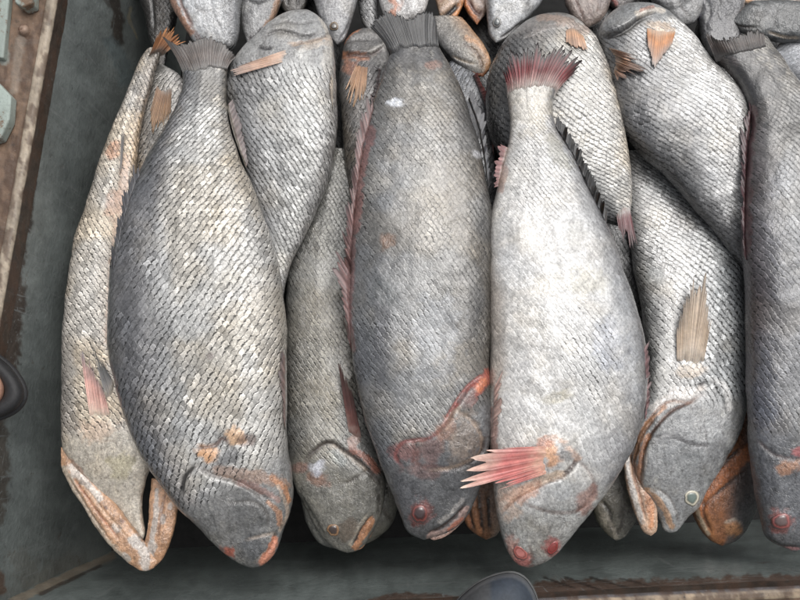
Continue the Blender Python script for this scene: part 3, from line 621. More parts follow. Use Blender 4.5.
fish('F4', 'olive grey fish with an orange ringed eye wedged between two bigger fish',
 [(330,150),(318,170),(305,200),(295,235),(288,275),(286,320),(286,370),(286,420),(287,450),(292,475),(304,505),(318,530),(332,546)],
 [(352,150),(358,180),(361,220),(362,260),(364,300),(367,350),(370,400),(374,430),(381,455),(385,480),(384,500),(378,522),(368,541),(358,550)],
 (347,553), (-.15,-.14,-.13,-.13,-.14), .42,
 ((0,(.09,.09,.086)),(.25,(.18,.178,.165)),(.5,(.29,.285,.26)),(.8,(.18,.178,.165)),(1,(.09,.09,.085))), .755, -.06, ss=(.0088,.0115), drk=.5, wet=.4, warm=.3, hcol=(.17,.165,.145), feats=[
 ('s',3.4,36,[(304,458),(318,446),(330,441),(346,452),(362,464),(378,482)],1), ('g',2.6,2.4,[(305,460),(318,448),(330,442),(346,452),(362,464),(380,484)],(.05,.035,.028),.85), ('p',(.4,.34,.28),.6,2,[(330,444),(348,456),(366,470)]),
 ('b',(.30,.15,.10),.6,(318,478,12,8,20)), ('b',(.3,.16,.13),.55,(300,468,9,6,0)), ('b',(.55,.56,.62),.9,(317,468,8,8,0)), ('p',(.38,.14,.09),.7,4,[(352,448),(366,458),(376,470)]), ('b',(.45,.3,.25),.8,(354,440,7,6,-30)), ('b',(.3,.33,.33),.5,(338,458,7,10,-40)),
 ('g',1.8,1.8,[(343,484),(356,478),(368,470)],(.06,.05,.04),.7), ('g',1.6,1.8,[(376,488),(380,500),(377,514)],(.05,.045,.04),.6), ('g',2.6,2,[(372,516),(362,530),(354,545)],(.035,.022,.018),.9), ('p',(.46,.22,.11),.85,4,[(372,520),(364,534),(356,547)]), ('p',(.36,.32,.26),.7,2,[(366,516),(357,530),(350,545)]),
 ('b',(.14,.10,.07),.6,(348,530,11,14,0)), ('l',2.5,(333,530,8,8,0)), ('g',2,2,[(300,495),(312,515),(326,538)],(.06,.06,.055),.5)])
eye('F4',333,530,7,(.34,.2,.11),(.06,.045,.04),(.02,.018,.018))
fin('F4','pectoral_fin',[(350,440),(356,444),(362,440)],[(336,352),(340,362),(352,390)],8,(.22,.08,.06),(.06,.035,.03),.1,dz=.02,cm=(.1,.045,.04),lift=.006)

fish('F7', 'silver fish with bold dark edged scales behind the pale red tailed fish',
 [(618,226),(588,216),(552,200),(518,182),(496,150),(486,115),(487,82),(495,56),(510,36),(530,21)],
 [(629,222),(631,196),(629,165),(624,135),(618,105),(611,80),(603,58),(594,40),(580,25),(566,17)],
 (550,14), (-.105,-.10,-.10,-.10,-.11), .40,
 ((0,(.05,.05,.05)),(.3,(.10,.10,.10)),(.45,(.3,.3,.29)),(.6,(.56,.55,.52)),(.9,(.62,.6,.56)),(1,(.45,.42,.38))), .84, -.04, ss=(.0092,.0128), drk=1., flip=-1, wet=.45, warm=.5, hcol=(.21,.205,.195), feats=[
 ('b',(.22,.2,.19),.5,(545,30,36,12,0)), ('s',3,22,[(520,40),(540,32),(562,27),(585,30)],1), ('g',1.8,1.6,[(520,40),(540,31),(562,26),(585,30)],(.08,.06,.05),.6), ('p',(.4,.27,.2),.5,5,[(540,18),(560,20),(585,32)]), ('b',(.13,.13,.13),.6,(520,60,24,26,30))])
fin('F7','pectoral_fin',[(566,28),(572,25),(582,32)],[(567,44),(575,48),(590,52)],6,(.56,.32,.19),(.4,.27,.2),.08,dz=.002,lift=.003,web=.85)
fin('F7','anal_fin',[(616,212),(622,204),(629,204)],[(620,236),(627,250),(637,246)],8,(.17,.06,.065),(.10,.07,.07),.3,dz=.008,drape=[])

fish('F9', 'pale silver head up fish with an orange pectoral fin and a lifted gill flap',
 [(764,310),(745,272),(716,232),(690,202),(665,172),(640,150),(620,122),(608,76),(600,46),(597,32),(607,18),(622,8)],
 [(776,300),(764,262),(757,222),(752,180),(749,140),(747,112),(741,95),(726,80),(708,60),(692,38),(675,20),(660,10)],
 (644,4), (-.10,-.092,-.09,-.09,-.09), .40,
 ((0,(.12,.12,.12)),(.2,(.2,.2,.2)),(.36,(.34,.34,.34)),(.55,(.52,.52,.51)),(.8,(.62,.61,.59)),(1,(.5,.49,.47))), .86, -.05, ss=(.0095,.0128), drk=.62, flip=-1, wet=.55, hcol=(.22,.225,.225), feats=[
 ('b',(.16,.16,.165),.6,(640,105,18,50,-18)), ('b',(.2,.2,.2),.5,(672,140,36,18,40)), ('s',5,16,[(599,34),(612,33),(626,27),(638,18),(650,14),(664,13)],1), ('g',5,2.8,[(600,36),(614,35),(627,29),(639,20),(648,16)],(.02,.018,.016),.95), ('p',(.66,.6,.52),.8,3.2,[(637,15),(650,11),(664,11)]), ('p',(.45,.2,.14),.6,2,[(640,12),(652,8)]), ('b',(.6,.6,.58),.5,(674,25,12,7,35)), ('b',(.5,.36,.24),.7,(661,27,15,6,10)), ('l',2,(661,27,13,6,10))])
fin('F9','pectoral_fin',[(647,25),(660,25),(676,29)],[(648,48),(654,68),(663,58),(672,45)],9,(.55,.30,.16),(.30,.27,.25),.08,dz=.003,cm=(.46,.2,.08),lift=.0035,web=.85)
fin('F7','pelvic_fin',[(604,46),(609,56),(613,70)],[(640,57),(657,77),(644,74),(620,82)],8,(.50,.27,.15),(.04,.035,.035),.3,dz=.03,drape=['F7','F9'],cm=(.28,.17,.12),lift=.006,thick=.002,web=.5)

fish('F8', 'grey fish with a white ringed eye, open orange lipped mouth and tan pectoral fin',
 [(625,152),(624,180),(626,210),(632,250),(639,290),(645,330),(648,360),(646,385),(639,410),(632,436),(631,460),(637,482),(647,497),(655,510),(660,521),(663,529)],
 [(642,152),(666,175),(691,195),(711,215),(729,240),(741,265),(746,300),(748,340),(747,380),(744,410),(735,440),(721,465),(706,490),(697,507),(688,516),(682,524),(676,531)],
 (669,533), (-.15,-.14,-.12,-.12,-.135), .42,
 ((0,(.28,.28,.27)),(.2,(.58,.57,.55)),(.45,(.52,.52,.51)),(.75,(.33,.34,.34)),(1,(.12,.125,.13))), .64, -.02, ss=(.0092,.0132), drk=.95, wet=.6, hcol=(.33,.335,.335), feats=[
 ('b',(.16,.16,.165),.5,(690,210,22,26,40)), ('b',(.42,.43,.42),.6,(656,278,12,11,0)), ('h',.15,(656,278,12,11,0)), ('p',(.78,.77,.74),.85,9,[(680,325),(668,350),(662,378),(668,396)]), ('p',(.78,.74,.7),.9,8,[(692,394),(672,398),(655,410)]),
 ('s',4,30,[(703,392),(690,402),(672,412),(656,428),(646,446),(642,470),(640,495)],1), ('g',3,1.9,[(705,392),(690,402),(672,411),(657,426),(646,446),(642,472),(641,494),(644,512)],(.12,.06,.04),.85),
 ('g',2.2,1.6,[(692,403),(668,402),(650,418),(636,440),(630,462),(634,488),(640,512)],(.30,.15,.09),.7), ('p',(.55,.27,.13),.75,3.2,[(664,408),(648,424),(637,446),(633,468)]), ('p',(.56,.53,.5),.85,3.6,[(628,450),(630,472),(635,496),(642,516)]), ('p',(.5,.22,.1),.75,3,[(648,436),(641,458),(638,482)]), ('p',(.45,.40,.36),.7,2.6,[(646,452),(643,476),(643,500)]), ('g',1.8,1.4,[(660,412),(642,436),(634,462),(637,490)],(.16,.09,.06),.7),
 ('g',2.5,2,[(640,384),(634,404),(627,430)],(.2,.14,.11),.5), ('b',(.55,.48,.42),.8,(702,388,5,4,0)), ('b',(.52,.43,.34),.8,(690,371,17,8,0)), ('l',2.5,(690,372,15,8,0)), ('g',3,2,[(698,386),(704,384),(708,388)],(.04,.03,.03),.8), ('p',(.70,.69,.67),.9,3.4,[(712,379),(722,383),(728,392),(730,408)]), ('g',2,1.5,[(708,380),(720,387),(726,398),(728,414)],(.12,.12,.12),.6),
 ('g',1.8,1.8,[(652,444),(660,436),(672,436),(684,441),(698,445),(712,446)],(.14,.13,.13),.65), ('s',1.6,20,[(652,446),(662,438),(676,438),(690,444),(710,447)],1), ('p',(.55,.55,.55),.5,3,[(656,440),(672,434),(688,439)]),
 ('p',(.62,.40,.26),.9,3.4,[(647,489),(657,497),(666,512),(672,526)]), ('p',(.5,.5,.49),.7,4.5,[(654,490),(666,498),(674,512)]), ('l',4,(666,508,6,16,-30)), ('g',1.6,1.3,[(656,488),(668,496),(676,510),(678,524)],(.14,.12,.11),.6),
 ('l',3,(692,498,9,9,0)), ('b',(.24,.25,.25),.5,(690,470,20,22,0)), ('b',(.2,.2,.2),.5,(712,460,10,26,30))])
eye('F8',692,498,8,(.72,.68,.55),(.15,.19,.17),(.10,.13,.12),ry=8.5,h=.003)
fish('F8j', '', [(626,440),(624,462),(627,485),(633,508),(639,523),(644,532)], [(634,442),(636,462),(641,482),(652,490),(656,504),(657,520),(656,530)],
 (651,536), (-.13,-.125,-.125,-.13), .45, ((0,(.50,.46,.42)),(.4,(.5,.42,.36)),(.7,(.52,.28,.16)),(1,(.5,.27,.16))), -1., 0, drk=.1, wet=.7, hcol=(.52,.36,.26), name='jaw', parent='F8', q=1.1, feats=[
 ('p',(.56,.54,.51),.85,3,[(627,450),(629,475),(636,503),(643,522)]), ('g',2,1.2,[(631,448),(634,474),(641,500),(646,522)],(.28,.13,.08),.7), ('p',(.56,.27,.14),.9,4.5,[(648,494),(651,508),(651,526)]), ('b',(.6,.42,.3),.6,(646,522,4,8,0))])
fin('F8','pectoral_fin',[(677,366),(690,372),(703,366)],[(677,322),(692,280),(706,271),(712,318)],15,(.54,.45,.36),(.26,.22,.18),.16,dz=.008,cm=(.42,.32,.23),lift=.003,web=.75)
fin('F8','dorsal_fin',[(672,178),(700,202),(722,228),(740,262),(747,300)],[(676,172),(706,198),(730,224),(746,258),(751,298)],18,(.06,.06,.06),(.05,.05,.05),.3,dz=-.004,drape=[])

fish('F11', 'small dark fish head with orange cheek below the white ringed eye fish',
 [(712,400),(704,430),(696,460),(690,482),(692,508),(700,528),(710,540)], [(775,400),(770,440),(764,480),(757,506),(747,526),(735,540)],
 (722,546), (-.17,-.16,-.165,-.175), .45,
 ((0,(.44,.2,.09)),(.35,(.42,.17,.07)),(.55,(.16,.13,.12)),(1,(.08,.08,.085))), .3, 0, drk=.3, wet=.5, feats=[
 ('p',(.50,.18,.07),.85,10,[(744,455),(725,475),(708,495),(698,512)]), ('p',(.58,.48,.35),.8,3,[(694,490),(699,515),(708,534)]), ('g',2.5,1.8,[(748,468),(728,484),(712,498),(704,506)],(.06,.03,.02),.9), ('g',3,2,[(742,446),(720,468),(706,484)],(.05,.03,.02),.9),
 ('g',2.2,2,[(704,498),(704,514),(710,530)],(.12,.05,.025),.8), ('p',(.36,.16,.08),.8,6,[(714,500),(716,518),(720,534)]), ('b',(.55,.27,.12),.9,(733,528,9,9,0)), ('l',4,(733,528,8,9,0)), ('p',(.6,.5,.4),.7,1.8,[(727,522),(733,519),(740,523)]), ('b',(.06,.06,.065),.7,(745,512,9,16,20))])
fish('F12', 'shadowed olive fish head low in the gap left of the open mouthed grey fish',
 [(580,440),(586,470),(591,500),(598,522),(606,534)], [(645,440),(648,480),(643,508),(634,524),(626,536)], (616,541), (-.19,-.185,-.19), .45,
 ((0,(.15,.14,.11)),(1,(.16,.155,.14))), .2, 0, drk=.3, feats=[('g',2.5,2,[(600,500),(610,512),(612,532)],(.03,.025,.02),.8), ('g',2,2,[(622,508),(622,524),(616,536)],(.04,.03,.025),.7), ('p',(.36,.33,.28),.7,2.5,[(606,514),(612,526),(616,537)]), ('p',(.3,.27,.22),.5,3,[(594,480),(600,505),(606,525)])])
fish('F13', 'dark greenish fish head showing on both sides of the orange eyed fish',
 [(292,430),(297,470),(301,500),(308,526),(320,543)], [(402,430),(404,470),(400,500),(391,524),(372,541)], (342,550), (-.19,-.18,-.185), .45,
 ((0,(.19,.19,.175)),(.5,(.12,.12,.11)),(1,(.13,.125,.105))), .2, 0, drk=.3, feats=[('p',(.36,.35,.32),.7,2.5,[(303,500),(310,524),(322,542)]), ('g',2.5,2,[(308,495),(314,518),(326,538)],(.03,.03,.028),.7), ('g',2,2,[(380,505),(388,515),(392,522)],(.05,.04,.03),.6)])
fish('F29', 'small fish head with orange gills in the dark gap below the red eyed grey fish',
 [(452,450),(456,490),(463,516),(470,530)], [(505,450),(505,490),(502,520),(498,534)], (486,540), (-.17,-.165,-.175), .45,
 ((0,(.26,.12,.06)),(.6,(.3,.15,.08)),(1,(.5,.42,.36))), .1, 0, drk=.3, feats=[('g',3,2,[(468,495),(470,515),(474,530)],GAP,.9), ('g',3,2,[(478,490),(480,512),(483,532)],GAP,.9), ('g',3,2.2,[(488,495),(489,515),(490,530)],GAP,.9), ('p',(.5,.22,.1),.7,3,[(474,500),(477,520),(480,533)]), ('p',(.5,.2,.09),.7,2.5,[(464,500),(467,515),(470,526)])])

fish('F14', 'scaled fish with a fanned brown pectoral fin behind the slender cream fish',
 [(150,300),(142,230),(136,180),(133,140),(134,100),(140,78)], [(205,300),(200,220),(196,170),(192,120),(188,95),(180,76)], (162,64), (-.16,-.155,-.15,-.155), .42,
 ((0,(.22,.19,.16)),(.5,(.26,.25,.23)),(.8,(.5,.48,.45)),(1,(.3,.29,.28))), .93, 0, drk=1., warm=.5, feats=[])
fin('F14','pectoral_fin',[(159,78),(166,80),(172,84)],[(148,118),(152,134),(160,130),(170,118)],14,(.22,.12,.075),(.30,.19,.11),.14,dz=.004,cm=(.34,.2,.11),web=.4)
fish('F15', 'dark headed fish with a frayed brown pectoral fin, left of the dark grey tail',
 [(362,260),(352,215),(346,175),(342,135),(340,100),(340,72),(343,50),(350,36)], [(405,260),(402,200),(399,150),(396,115),(394,85),(390,60),(384,42),(376,32)], (364,28), (-.14,-.135,-.13,-.135), .42,
 ((0,(.12,.115,.11)),(.5,(.17,.16,.155)),(1,(.1,.1,.1))), .80, 0, drk=.6, hcol=(.15,.145,.14), warm=.6, feats=[
 ('p',(.45,.2,.11),.8,4,[(343,55),(354,56),(366,58)]), ('p',(.62,.6,.57),.8,4,[(372,54),(382,48)]), ('g',1.6,1.6,[(346,44),(358,40),(374,40)],(.05,.045,.04),.6), ('p',(.3,.29,.28),.5,3,[(352,38),(366,34),(376,36)]), ('s',3,14,[(342,54),(352,53),(366,54),(378,50),(388,40)],1), ('g',2.2,2,[(342,56),(354,55),(368,56),(384,48)],(.06,.03,.025),.8), ('p',(.5,.2,.1),.6,2.5,[(344,44),(350,34),(360,28)]), ('p',(.3,.15,.14),.6,6,[(380,90),(374,120),(366,160)]), ('b',(.34,.15,.09),.7,(350,66,8,9,0))])
fin('F15','pectoral_fin',[(358,60),(363,58),(368,62)],[(343,96),(352,110),(360,108),(366,94)],9,(.50,.30,.18),(.34,.22,.13),.26,dz=.006,cm=(.45,.26,.15),web=.55)
fin('F15','spiny_fin',[(382,70),(378,100),(372,130)],[(374,66),(370,96),(365,130)],10,(.12,.1,.1),(.1,.09,.09),.45,dz=.006)
fish('F16', 'dark bluish fish with a folded black fin, right of the dark grey tail',
 [(452,210),(449,165),(446,125),(445,90),(448,66)], [(497,210),(496,170),(494,135),(488,108),(480,84),(471,66)], (459,54), (-.14,-.13,-.125,-.13), .42,
 ((0,(.12,.125,.135)),(.5,(.16,.165,.175)),(1,(.08,.08,.085))), .96, 0, drk=.7, feats=[])
fin('F16','dorsal_fin',[(472,76),(480,96),(488,120),(492,150)],[(478,72),(489,95),(493,125),(494,155)],12,(.06,.05,.05),(.18,.05,.045),.2,dz=.012,drape=['F16'],edge=(.2,.06,.05))
fin('F16','pectoral_fin',[(464,98),(468,94),(472,98)],[(466,128),(474,150),(482,140)],8,(.06,.06,.065),(.10,.1,.105),.2,dz=.008,lift=.004)
fish('F30', 'grey fish head with an orange rimmed mouth right of the dark grey tail',
 [(425,20),(434,38),(446,54),(458,66),(470,74)], [(462,20),(474,34),(484,46),(490,58),(490,68)], (483,77), (-.135,-.12,-.125), .42,
 ((0,(.13,.13,.13)),(.5,(.27,.25,.22)),(1,(.42,.25,.14))), .1, 0, drk=.3, feats=[('p',(.55,.32,.18),.85,2.6,[(466,38),(478,44),(487,56),(488,68)]), ('g',2,1.6,[(462,44),(474,50),(481,60),(482,70)],(.10,.06,.04),.7), ('g',1.6,1.4,[(452,56),(466,62),(476,64)],(.35,.28,.2),.6), ('p',(.5,.2,.1),.8,2.6,[(472,74),(482,76),(488,72)])])

# ---- the far row, cut by the top of the photo
fish('F17', 'silver fish head pointing down above the tail fin of the large grey fish',
 [(150,-150),(152,-70),(164,-20),(171,4),(179,18),(188,33),(198,46)], [(262,-150),(258,-70),(248,-20),(242,0),(240,20),(238,38),(231,50)], (216,57), (-.11,-.10,-.10,-.115), .42,
 ((0,(.36,.3,.28)),(.3,(.5,.51,.52)),(.6,(.56,.57,.59)),(1,(.17,.17,.175))), .42, 0, drk=.3, wet=.7, hcol=(.48,.49,.5), feats=[('p',(.55,.3,.2),.85,5,[(168,-10),(178,12),(190,32)]), ('g',2,1.8,[(178,-6),(184,10),(192,26)],(.25,.13,.1),.7), ('b',(.13,.13,.135),.6,(236,10,8,44,0)), ('g',1.6,1.6,[(196,8),(206,12),(214,8)],(.3,.28,.28),.5), ('l',3,(228,45,8,8,0)), ('s',3,16,[(180,-30),(196,-16),(216,-14),(236,-26)],1), ('g',2,1.8,[(180,-32),(196,-18),(216,-16),(238,-28)],(.12,.1,.1),.7), ('b',(.66,.67,.68),.5,(212,20,12,26,0)), ('p',(.3,.2,.18),.5,3,[(186,10),(194,30),(204,46)]), ('g',1.2,1.4,[(210,-6),(214,14),(222,30)],(.26,.26,.27),.5), ('g',1.6,1.6,[(200,44),(208,50),(218,52)],(.16,.12,.1),.6)])
eye('F17',229,44,5.5,(.2,.2,.2),(.15,.15,.15),(.03,.03,.03))
fish('F18', 'grey fish head with a brown gill edge, second from the left in the far row',
 [(236,-150),(234,-70),(238,-20),(241,10),(243,30)], [(296,-150),(292,-70),(287,-20),(281,2),(275,17),(265,34)], (250,50), (-.13,-.125,-.13), .42,
 ((0,(.14,.14,.14)),(.4,(.33,.33,.33)),(.8,(.3,.29,.28)),(1,(.3,.2,.14))), .45, 0, drk=.3, hcol=(.29,.29,.29), feats=[('g',2,1.8,[(244,-6),(256,4),(270,0)],(.1,.1,.1),.6), ('s',2.5,12,[(244,-6),(256,4),(270,0)],1), ('b',(.48,.48,.48),.6,(258,22,7,14,0)), ('g',1.8,1.5,[(247,40),(256,36),(262,28)],(.07,.05,.05),.7), ('p',(.46,.26,.15),.7,4,[(279,-10),(276,10),(266,28)]), ('b',(.1,.1,.1),.5,(243,10,6,40,0))])
fish('F31', 'dark brown fish in the far row between two grey heads',
 [(268,-150),(270,-60),(276,-10),(282,8)], [(318,-150),(314,-50),(310,-8),(304,10)], (292,18), (-.155,-.15,-.15), .42, ((0,(.07,.065,.06)),(.5,(.17,.15,.13)),(1,(.06,.06,.06))), .5, 0, drk=.4, hcol=(.12,.11,.10), feats=[('g',2,2,[(286,-20),(288,6)],(.03,.03,.03),.6), ('g',2,2,[(298,-20),(298,6)],(.03,.03,.03),.6)])
fish('F19', 'smooth grey fish head with a golden eye beside the head up fish',
 [(298,-150),(300,-70),(307,-22),(314,0),(320,18),(327,34)], [(385,-150),(378,-70),(364,-20),(358,0),(354,14),(349,29),(344,40)], (337,45), (-.125,-.115,-.12), .42,
 ((0,(.16,.16,.165)),(.4,(.34,.34,.345)),(.75,(.36,.36,.365)),(1,(.16,.16,.16))), .4, 0, drk=.3, wet=.6, hcol=(.30,.30,.305), feats=[('s',2.5,12,[(314,-14),(328,-4),(344,-6),(358,-14)],1), ('g',2,1.6,[(314,-16),(328,-6),(344,-8),(358,-16)],(.09,.08,.08),.6), ('b',(.5,.5,.51),.5,(338,8,9,14,0)), ('l',3,(332,28,7,7,0)), ('g',1.4,1.5,[(340,40),(348,26),(352,14)],(.09,.08,.08),.5), ('b',(.12,.12,.12),.4,(316,-10,7,30,0))])
eye('F19',334,26,5,(.26,.19,.12),(.10,.09,.08))
fish('F20', 'narrow dark scaled fish squeezed between a grey head and a white belly',
 [(352,-150),(354,-60),(358,0),(362,22)], [(388,-150),(386,-60),(379,0),(377,20)], (370,32), (-.15,-.145,-.145), .42, ((0,(.1,.1,.1)),(.6,(.28,.28,.28)),(1,(.2,.2,.2))), .95, 0, drk=.7, feats=[])
fish('F32', 'white bellied fish with a pink stain just behind the dark grey tail',
 [(368,-150),(372,-60),(377,-10),(381,8),(388,20)], [(448,-150),(442,-60),(433,-18),(427,4),(421,16)], (404,26), (-.13,-.12,-.12), .42, ((0,(.3,.3,.3)),(.3,(.7,.69,.66)),(1,(.66,.65,.63))), .5, 0, drk=.3, wet=.7, hcol=(.68,.66,.64), feats=[('p',(.6,.25,.14),.8,4,[(390,-6),(396,6),(392,14)]), ('g',2,1.6,[(398,-10),(402,2),(398,12)],(.4,.25,.2),.6)])
fish('F21', 'fish with an open orange mouth at the top of the photo',
 [(424,-150),(428,-60),(434,-8),(439,14)], [(482,-150),(478,-60),(466,-8),(463,6),(455,20)], (445,29), (-.14,-.13,-.13), .42, ((0,(.26,.2,.16)),(.5,(.5,.34,.22)),(1,(.5,.4,.3))), .3, 0, drk=.3, hcol=(.44,.3,.2), feats=[('p',(.62,.26,.09),.9,3.2,[(462,2),(455,16),(446,26)]), ('g',6,3,[(442,18),(450,12),(459,4)],GAP,1), ('p',(.66,.5,.4),.8,2.5,[(438,12),(448,5),(460,-3)]), ('g',2,1.6,[(438,2),(448,-4),(460,-10)],(.2,.08,.04),.7)])
fish('F33', 'small fish showing pink flesh and an orange gape beside the silver head at the top',
 [(464,-150),(464,-60),(463,-5),(467,12)], [(503,-150),(500,-60),(492,-5),(487,12)], (477,25), (-.15,-.14,-.14), .42, ((0,(.5,.2,.1)),(.5,(.45,.36,.32)),(1,(.3,.26,.25))), .3, 0, drk=.3, hcol=(.42,.3,.24), feats=[('p',(.6,.22,.08),.9,3,[(464,0),(470,12),(478,22)]), ('g',4,2.2,[(468,0),(475,11),(483,14)],(.1,.03,.02),.9), ('p',(.6,.5,.45),.7,2.5,[(474,-4),(482,6)])])
fish('F22', 'bluish silver fish head with a pale ringed eye above the red tail',
 [(478,-150),(482,-70),(485,-20),(486,2),(487,20),(489,34)], [(572,-150),(566,-70),(552,-20),(542,0),(533,12),(520,26),(508,37)], (496,43), (-.125,-.115,-.115,-.12), .42,
 ((0,(.10,.10,.105)),(.3,(.34,.35,.36)),(.65,(.6,.61,.62)),(1,(.55,.54,.52))), .4, 0, drk=.4, wet=.7, hcol=(.46,.47,.48), feats=[('s',2.5,12,[(500,-18),(514,-8),(534,-14),(550,-24)],1), ('g',2,1.6,[(500,-20),(514,-10),(534,-16),(550,-26)],(.12,.11,.11),.6), ('b',(.10,.10,.105),.7,(488,5,6,40,0)), ('b',(.66,.66,.66),.35,(514,12,10,16,30)), ('g',2.2,1.6,[(500,38),(512,30),(524,20)],(.1,.09,.085),.8), ('p',(.66,.65,.62),.7,1.8,[(503,40),(516,31),(528,20)]), ('l',3,(497,22,7,7,0)), ('g',1.5,2,[(520,-10),(528,2),(526,14)],(.25,.25,.25),.5)])
eye('F22',497,22,5,(.34,.33,.31),(.12,.13,.13),(.02,.02,.02),ry=6)
fish('F23', 'brownish fish with streaked gills in the far row above the bold scaled fish',
 [(556,-150),(560,-60),(563,-10),(567,8),(575,20)], [(622,-150),(618,-60),(613,-12),(609,8),(601,21)], (588,28), (-.14,-.13,-.13), .42, ((0,(.14,.11,.1)),(.4,(.36,.29,.25)),(1,(.13,.12,.115))), .2, 0, drk=.3, hcol=(.30,.24,.21), feats=[('g',1.6,2,[(572,-20),(576,0),(584,20)],(.16,.09,.07),.6), ('g',1.6,2,[(585,-20),(588,0),(591,20)],(.15,.09,.07),.6), ('g',1.6,2,[(598,-20),(600,0),(598,15)],(.13,.09,.08),.6)])
fish('F34', 'dark fish in the narrow gap left of the head up silver fish',
 [(600,-150),(603,-60),(606,-10),(609,3)], [(648,-150),(645,-60),(640,-10),(634,3)], (620,12), (-.155,-.15,-.15), .42, ((0,(.09,.07,.065)),(.5,(.16,.14,.13)),(1,(.1,.1,.1))), .4, 0, drk=.4, feats=[('p',(.3,.09,.07),.7,3,[(612,-8),(616,4)])])
fish('F24', 'mid grey fish cut off by the top of the photo right of the gill flap',
 [(636,-150),(640,-60),(648,-12),(656,4),(668,15)], [(712,-150),(709,-60),(706,-18),(703,6),(695,22)], (682,26), (-.14,-.13,-.125), .42, ((0,(.14,.14,.14)),(.5,(.3,.3,.3)),(1,(.2,.2,.2))), .4, 0, drk=.4, hcol=(.27,.27,.27), feats=[('s',3,12,[(650,2),(668,8),(684,4),(700,-6)],1), ('g',2,1.6,[(650,0),(668,6),(684,2),(702,-8)],(.08,.08,.08),.6), ('b',(.4,.4,.4),.5,(684,10,10,8,0)), ('g',1.4,2,[(668,-10),(680,4),(690,18)],(.12,.11,.1),.5)])
fish('F25', 'crumpled silver fish tucked under the dark head in the upper right',
 [(690,-150),(693,-60),(696,-12),(697,10),(704,40),(716,60)], [(765,-150),(756,-60),(745,-15),(742,12),(740,40)], (730,72), (-.14,-.13,-.125), .42, ((0,(.15,.15,.16)),(.5,(.4,.4,.41)),(1,(.1,.1,.1))), .66, 0, drk=.4, wet=.8, lump=1.8, hcol=(.13,.13,.135), feats=[('g',2,1.8,[(704,-4),(710,10),(706,24)],(.1,.1,.1),.6), ('g',2,1.8,[(716,-8),(720,8),(716,22)],(.1,.1,.1),.6), ('b',(.28,.27,.36),.6,(697,14,4,9,0))])  # head colour darkened, the shadow there is painted in
fish('F26', 'large charcoal fish head lying crosswise above the tail of the rightmost fish',
 [(1000,-20),(920,-18),(860,-6),(810,2),(775,1),(748,4)], [(1000,75),(920,66),(860,54),(805,43),(775,40),(750,36)], (731,22), (-.11,-.10,-.10,-.115), .38,
 ((0,(.12,.125,.125)),(.5,(.14,.145,.145)),(1,(.08,.08,.08))), .55, 0, drk=.4, hcol=(.125,.13,.13), feats=[('s',3,22,[(812,2),(806,14),(808,30),(820,44)],1), ('g',2.5,2,[(814,0),(808,14),(810,30),(822,46)],(.04,.04,.04),.7), ('g',1.6,1.6,[(782,6),(774,16),(778,30)],(.05,.05,.05),.5), ('g',2,1.6,[(733,24),(744,27),(756,27)],(.03,.025,.02),.8), ('b',(.2,.2,.2),.5,(765,14,18,8,0)), ('l',3,(751,6,9,5,0)), ('g',2,1.8,[(742,7),(750,4),(759,6)],(.03,.03,.03),.8), ('g',1.6,1.8,[(768,32),(785,37),(800,38)],(.4,.33,.25),.7), ('p',(.36,.18,.1),.6,2.5,[(735,12),(742,6)])])
fish('F27', 'bluish white fish under the charcoal head at the right edge',
 [(960,30),(900,24),(850,20),(815,26),(788,34)], [(960,150),(910,140),(860,125),(825,108),(795,86)], (770,55), (-.135,-.125,-.125,-.13), .40, ((0,(.3,.3,.31)),(.4,(.6,.61,.63)),(1,(.42,.43,.45))), .96, 0, drk=.3, wet=.7, feats=[])
fish('F28', 'pale fish with peach lips at the top right corner of the photo',
 [(960,-70),(880,-50),(820,-28),(775,-14),(745,-8)], [(960,12),(900,8),(840,6),(800,6),(760,6)], (730,0), (-.16,-.15,-.15), .4, ((0,(.3,.28,.26)),(.5,(.58,.5,.44)),(1,(.5,.45,.4))), .5, 0, drk=.3, hcol=(.55,.46,.4), feats=[('p',(.6,.36,.2),.9,3.5,[(730,-2),(745,0),(758,4)])])

# ---- bottom layer, glimpsed in the gaps
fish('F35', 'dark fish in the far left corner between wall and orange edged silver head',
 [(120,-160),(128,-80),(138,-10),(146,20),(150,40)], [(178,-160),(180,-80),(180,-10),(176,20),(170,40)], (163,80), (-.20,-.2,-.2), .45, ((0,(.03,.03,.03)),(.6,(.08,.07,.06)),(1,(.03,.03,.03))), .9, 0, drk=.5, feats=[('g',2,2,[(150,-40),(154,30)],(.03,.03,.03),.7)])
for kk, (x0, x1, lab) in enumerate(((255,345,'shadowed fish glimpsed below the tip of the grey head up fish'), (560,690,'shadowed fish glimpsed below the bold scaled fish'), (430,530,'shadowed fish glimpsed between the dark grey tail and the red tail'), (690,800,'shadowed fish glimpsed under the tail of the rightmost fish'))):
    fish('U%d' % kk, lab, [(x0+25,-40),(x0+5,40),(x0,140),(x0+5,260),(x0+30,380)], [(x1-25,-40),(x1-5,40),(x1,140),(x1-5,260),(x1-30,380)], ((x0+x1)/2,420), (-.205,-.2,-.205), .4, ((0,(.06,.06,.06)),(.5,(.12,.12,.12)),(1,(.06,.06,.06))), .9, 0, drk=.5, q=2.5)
fish('F2j', '', [(281, 534), (277, 547), (269, 558)], [(276, 535), (271, 548), (263, 557)], (259, 567), (-0.075, -0.074, -0.073), .6, ((0,(0.52, 0.25, 0.17)),(1,(0.52, 0.25, 0.17))), -1., 0, drk=.1, wet=.8, hcol=(0.52, 0.25, 0.17), name='jaw', parent='F2', q=.9, feats=[('g',1,1,[(280.0, 533.0),(266.5, 558.0)],(.3,.16,.12),.6)])
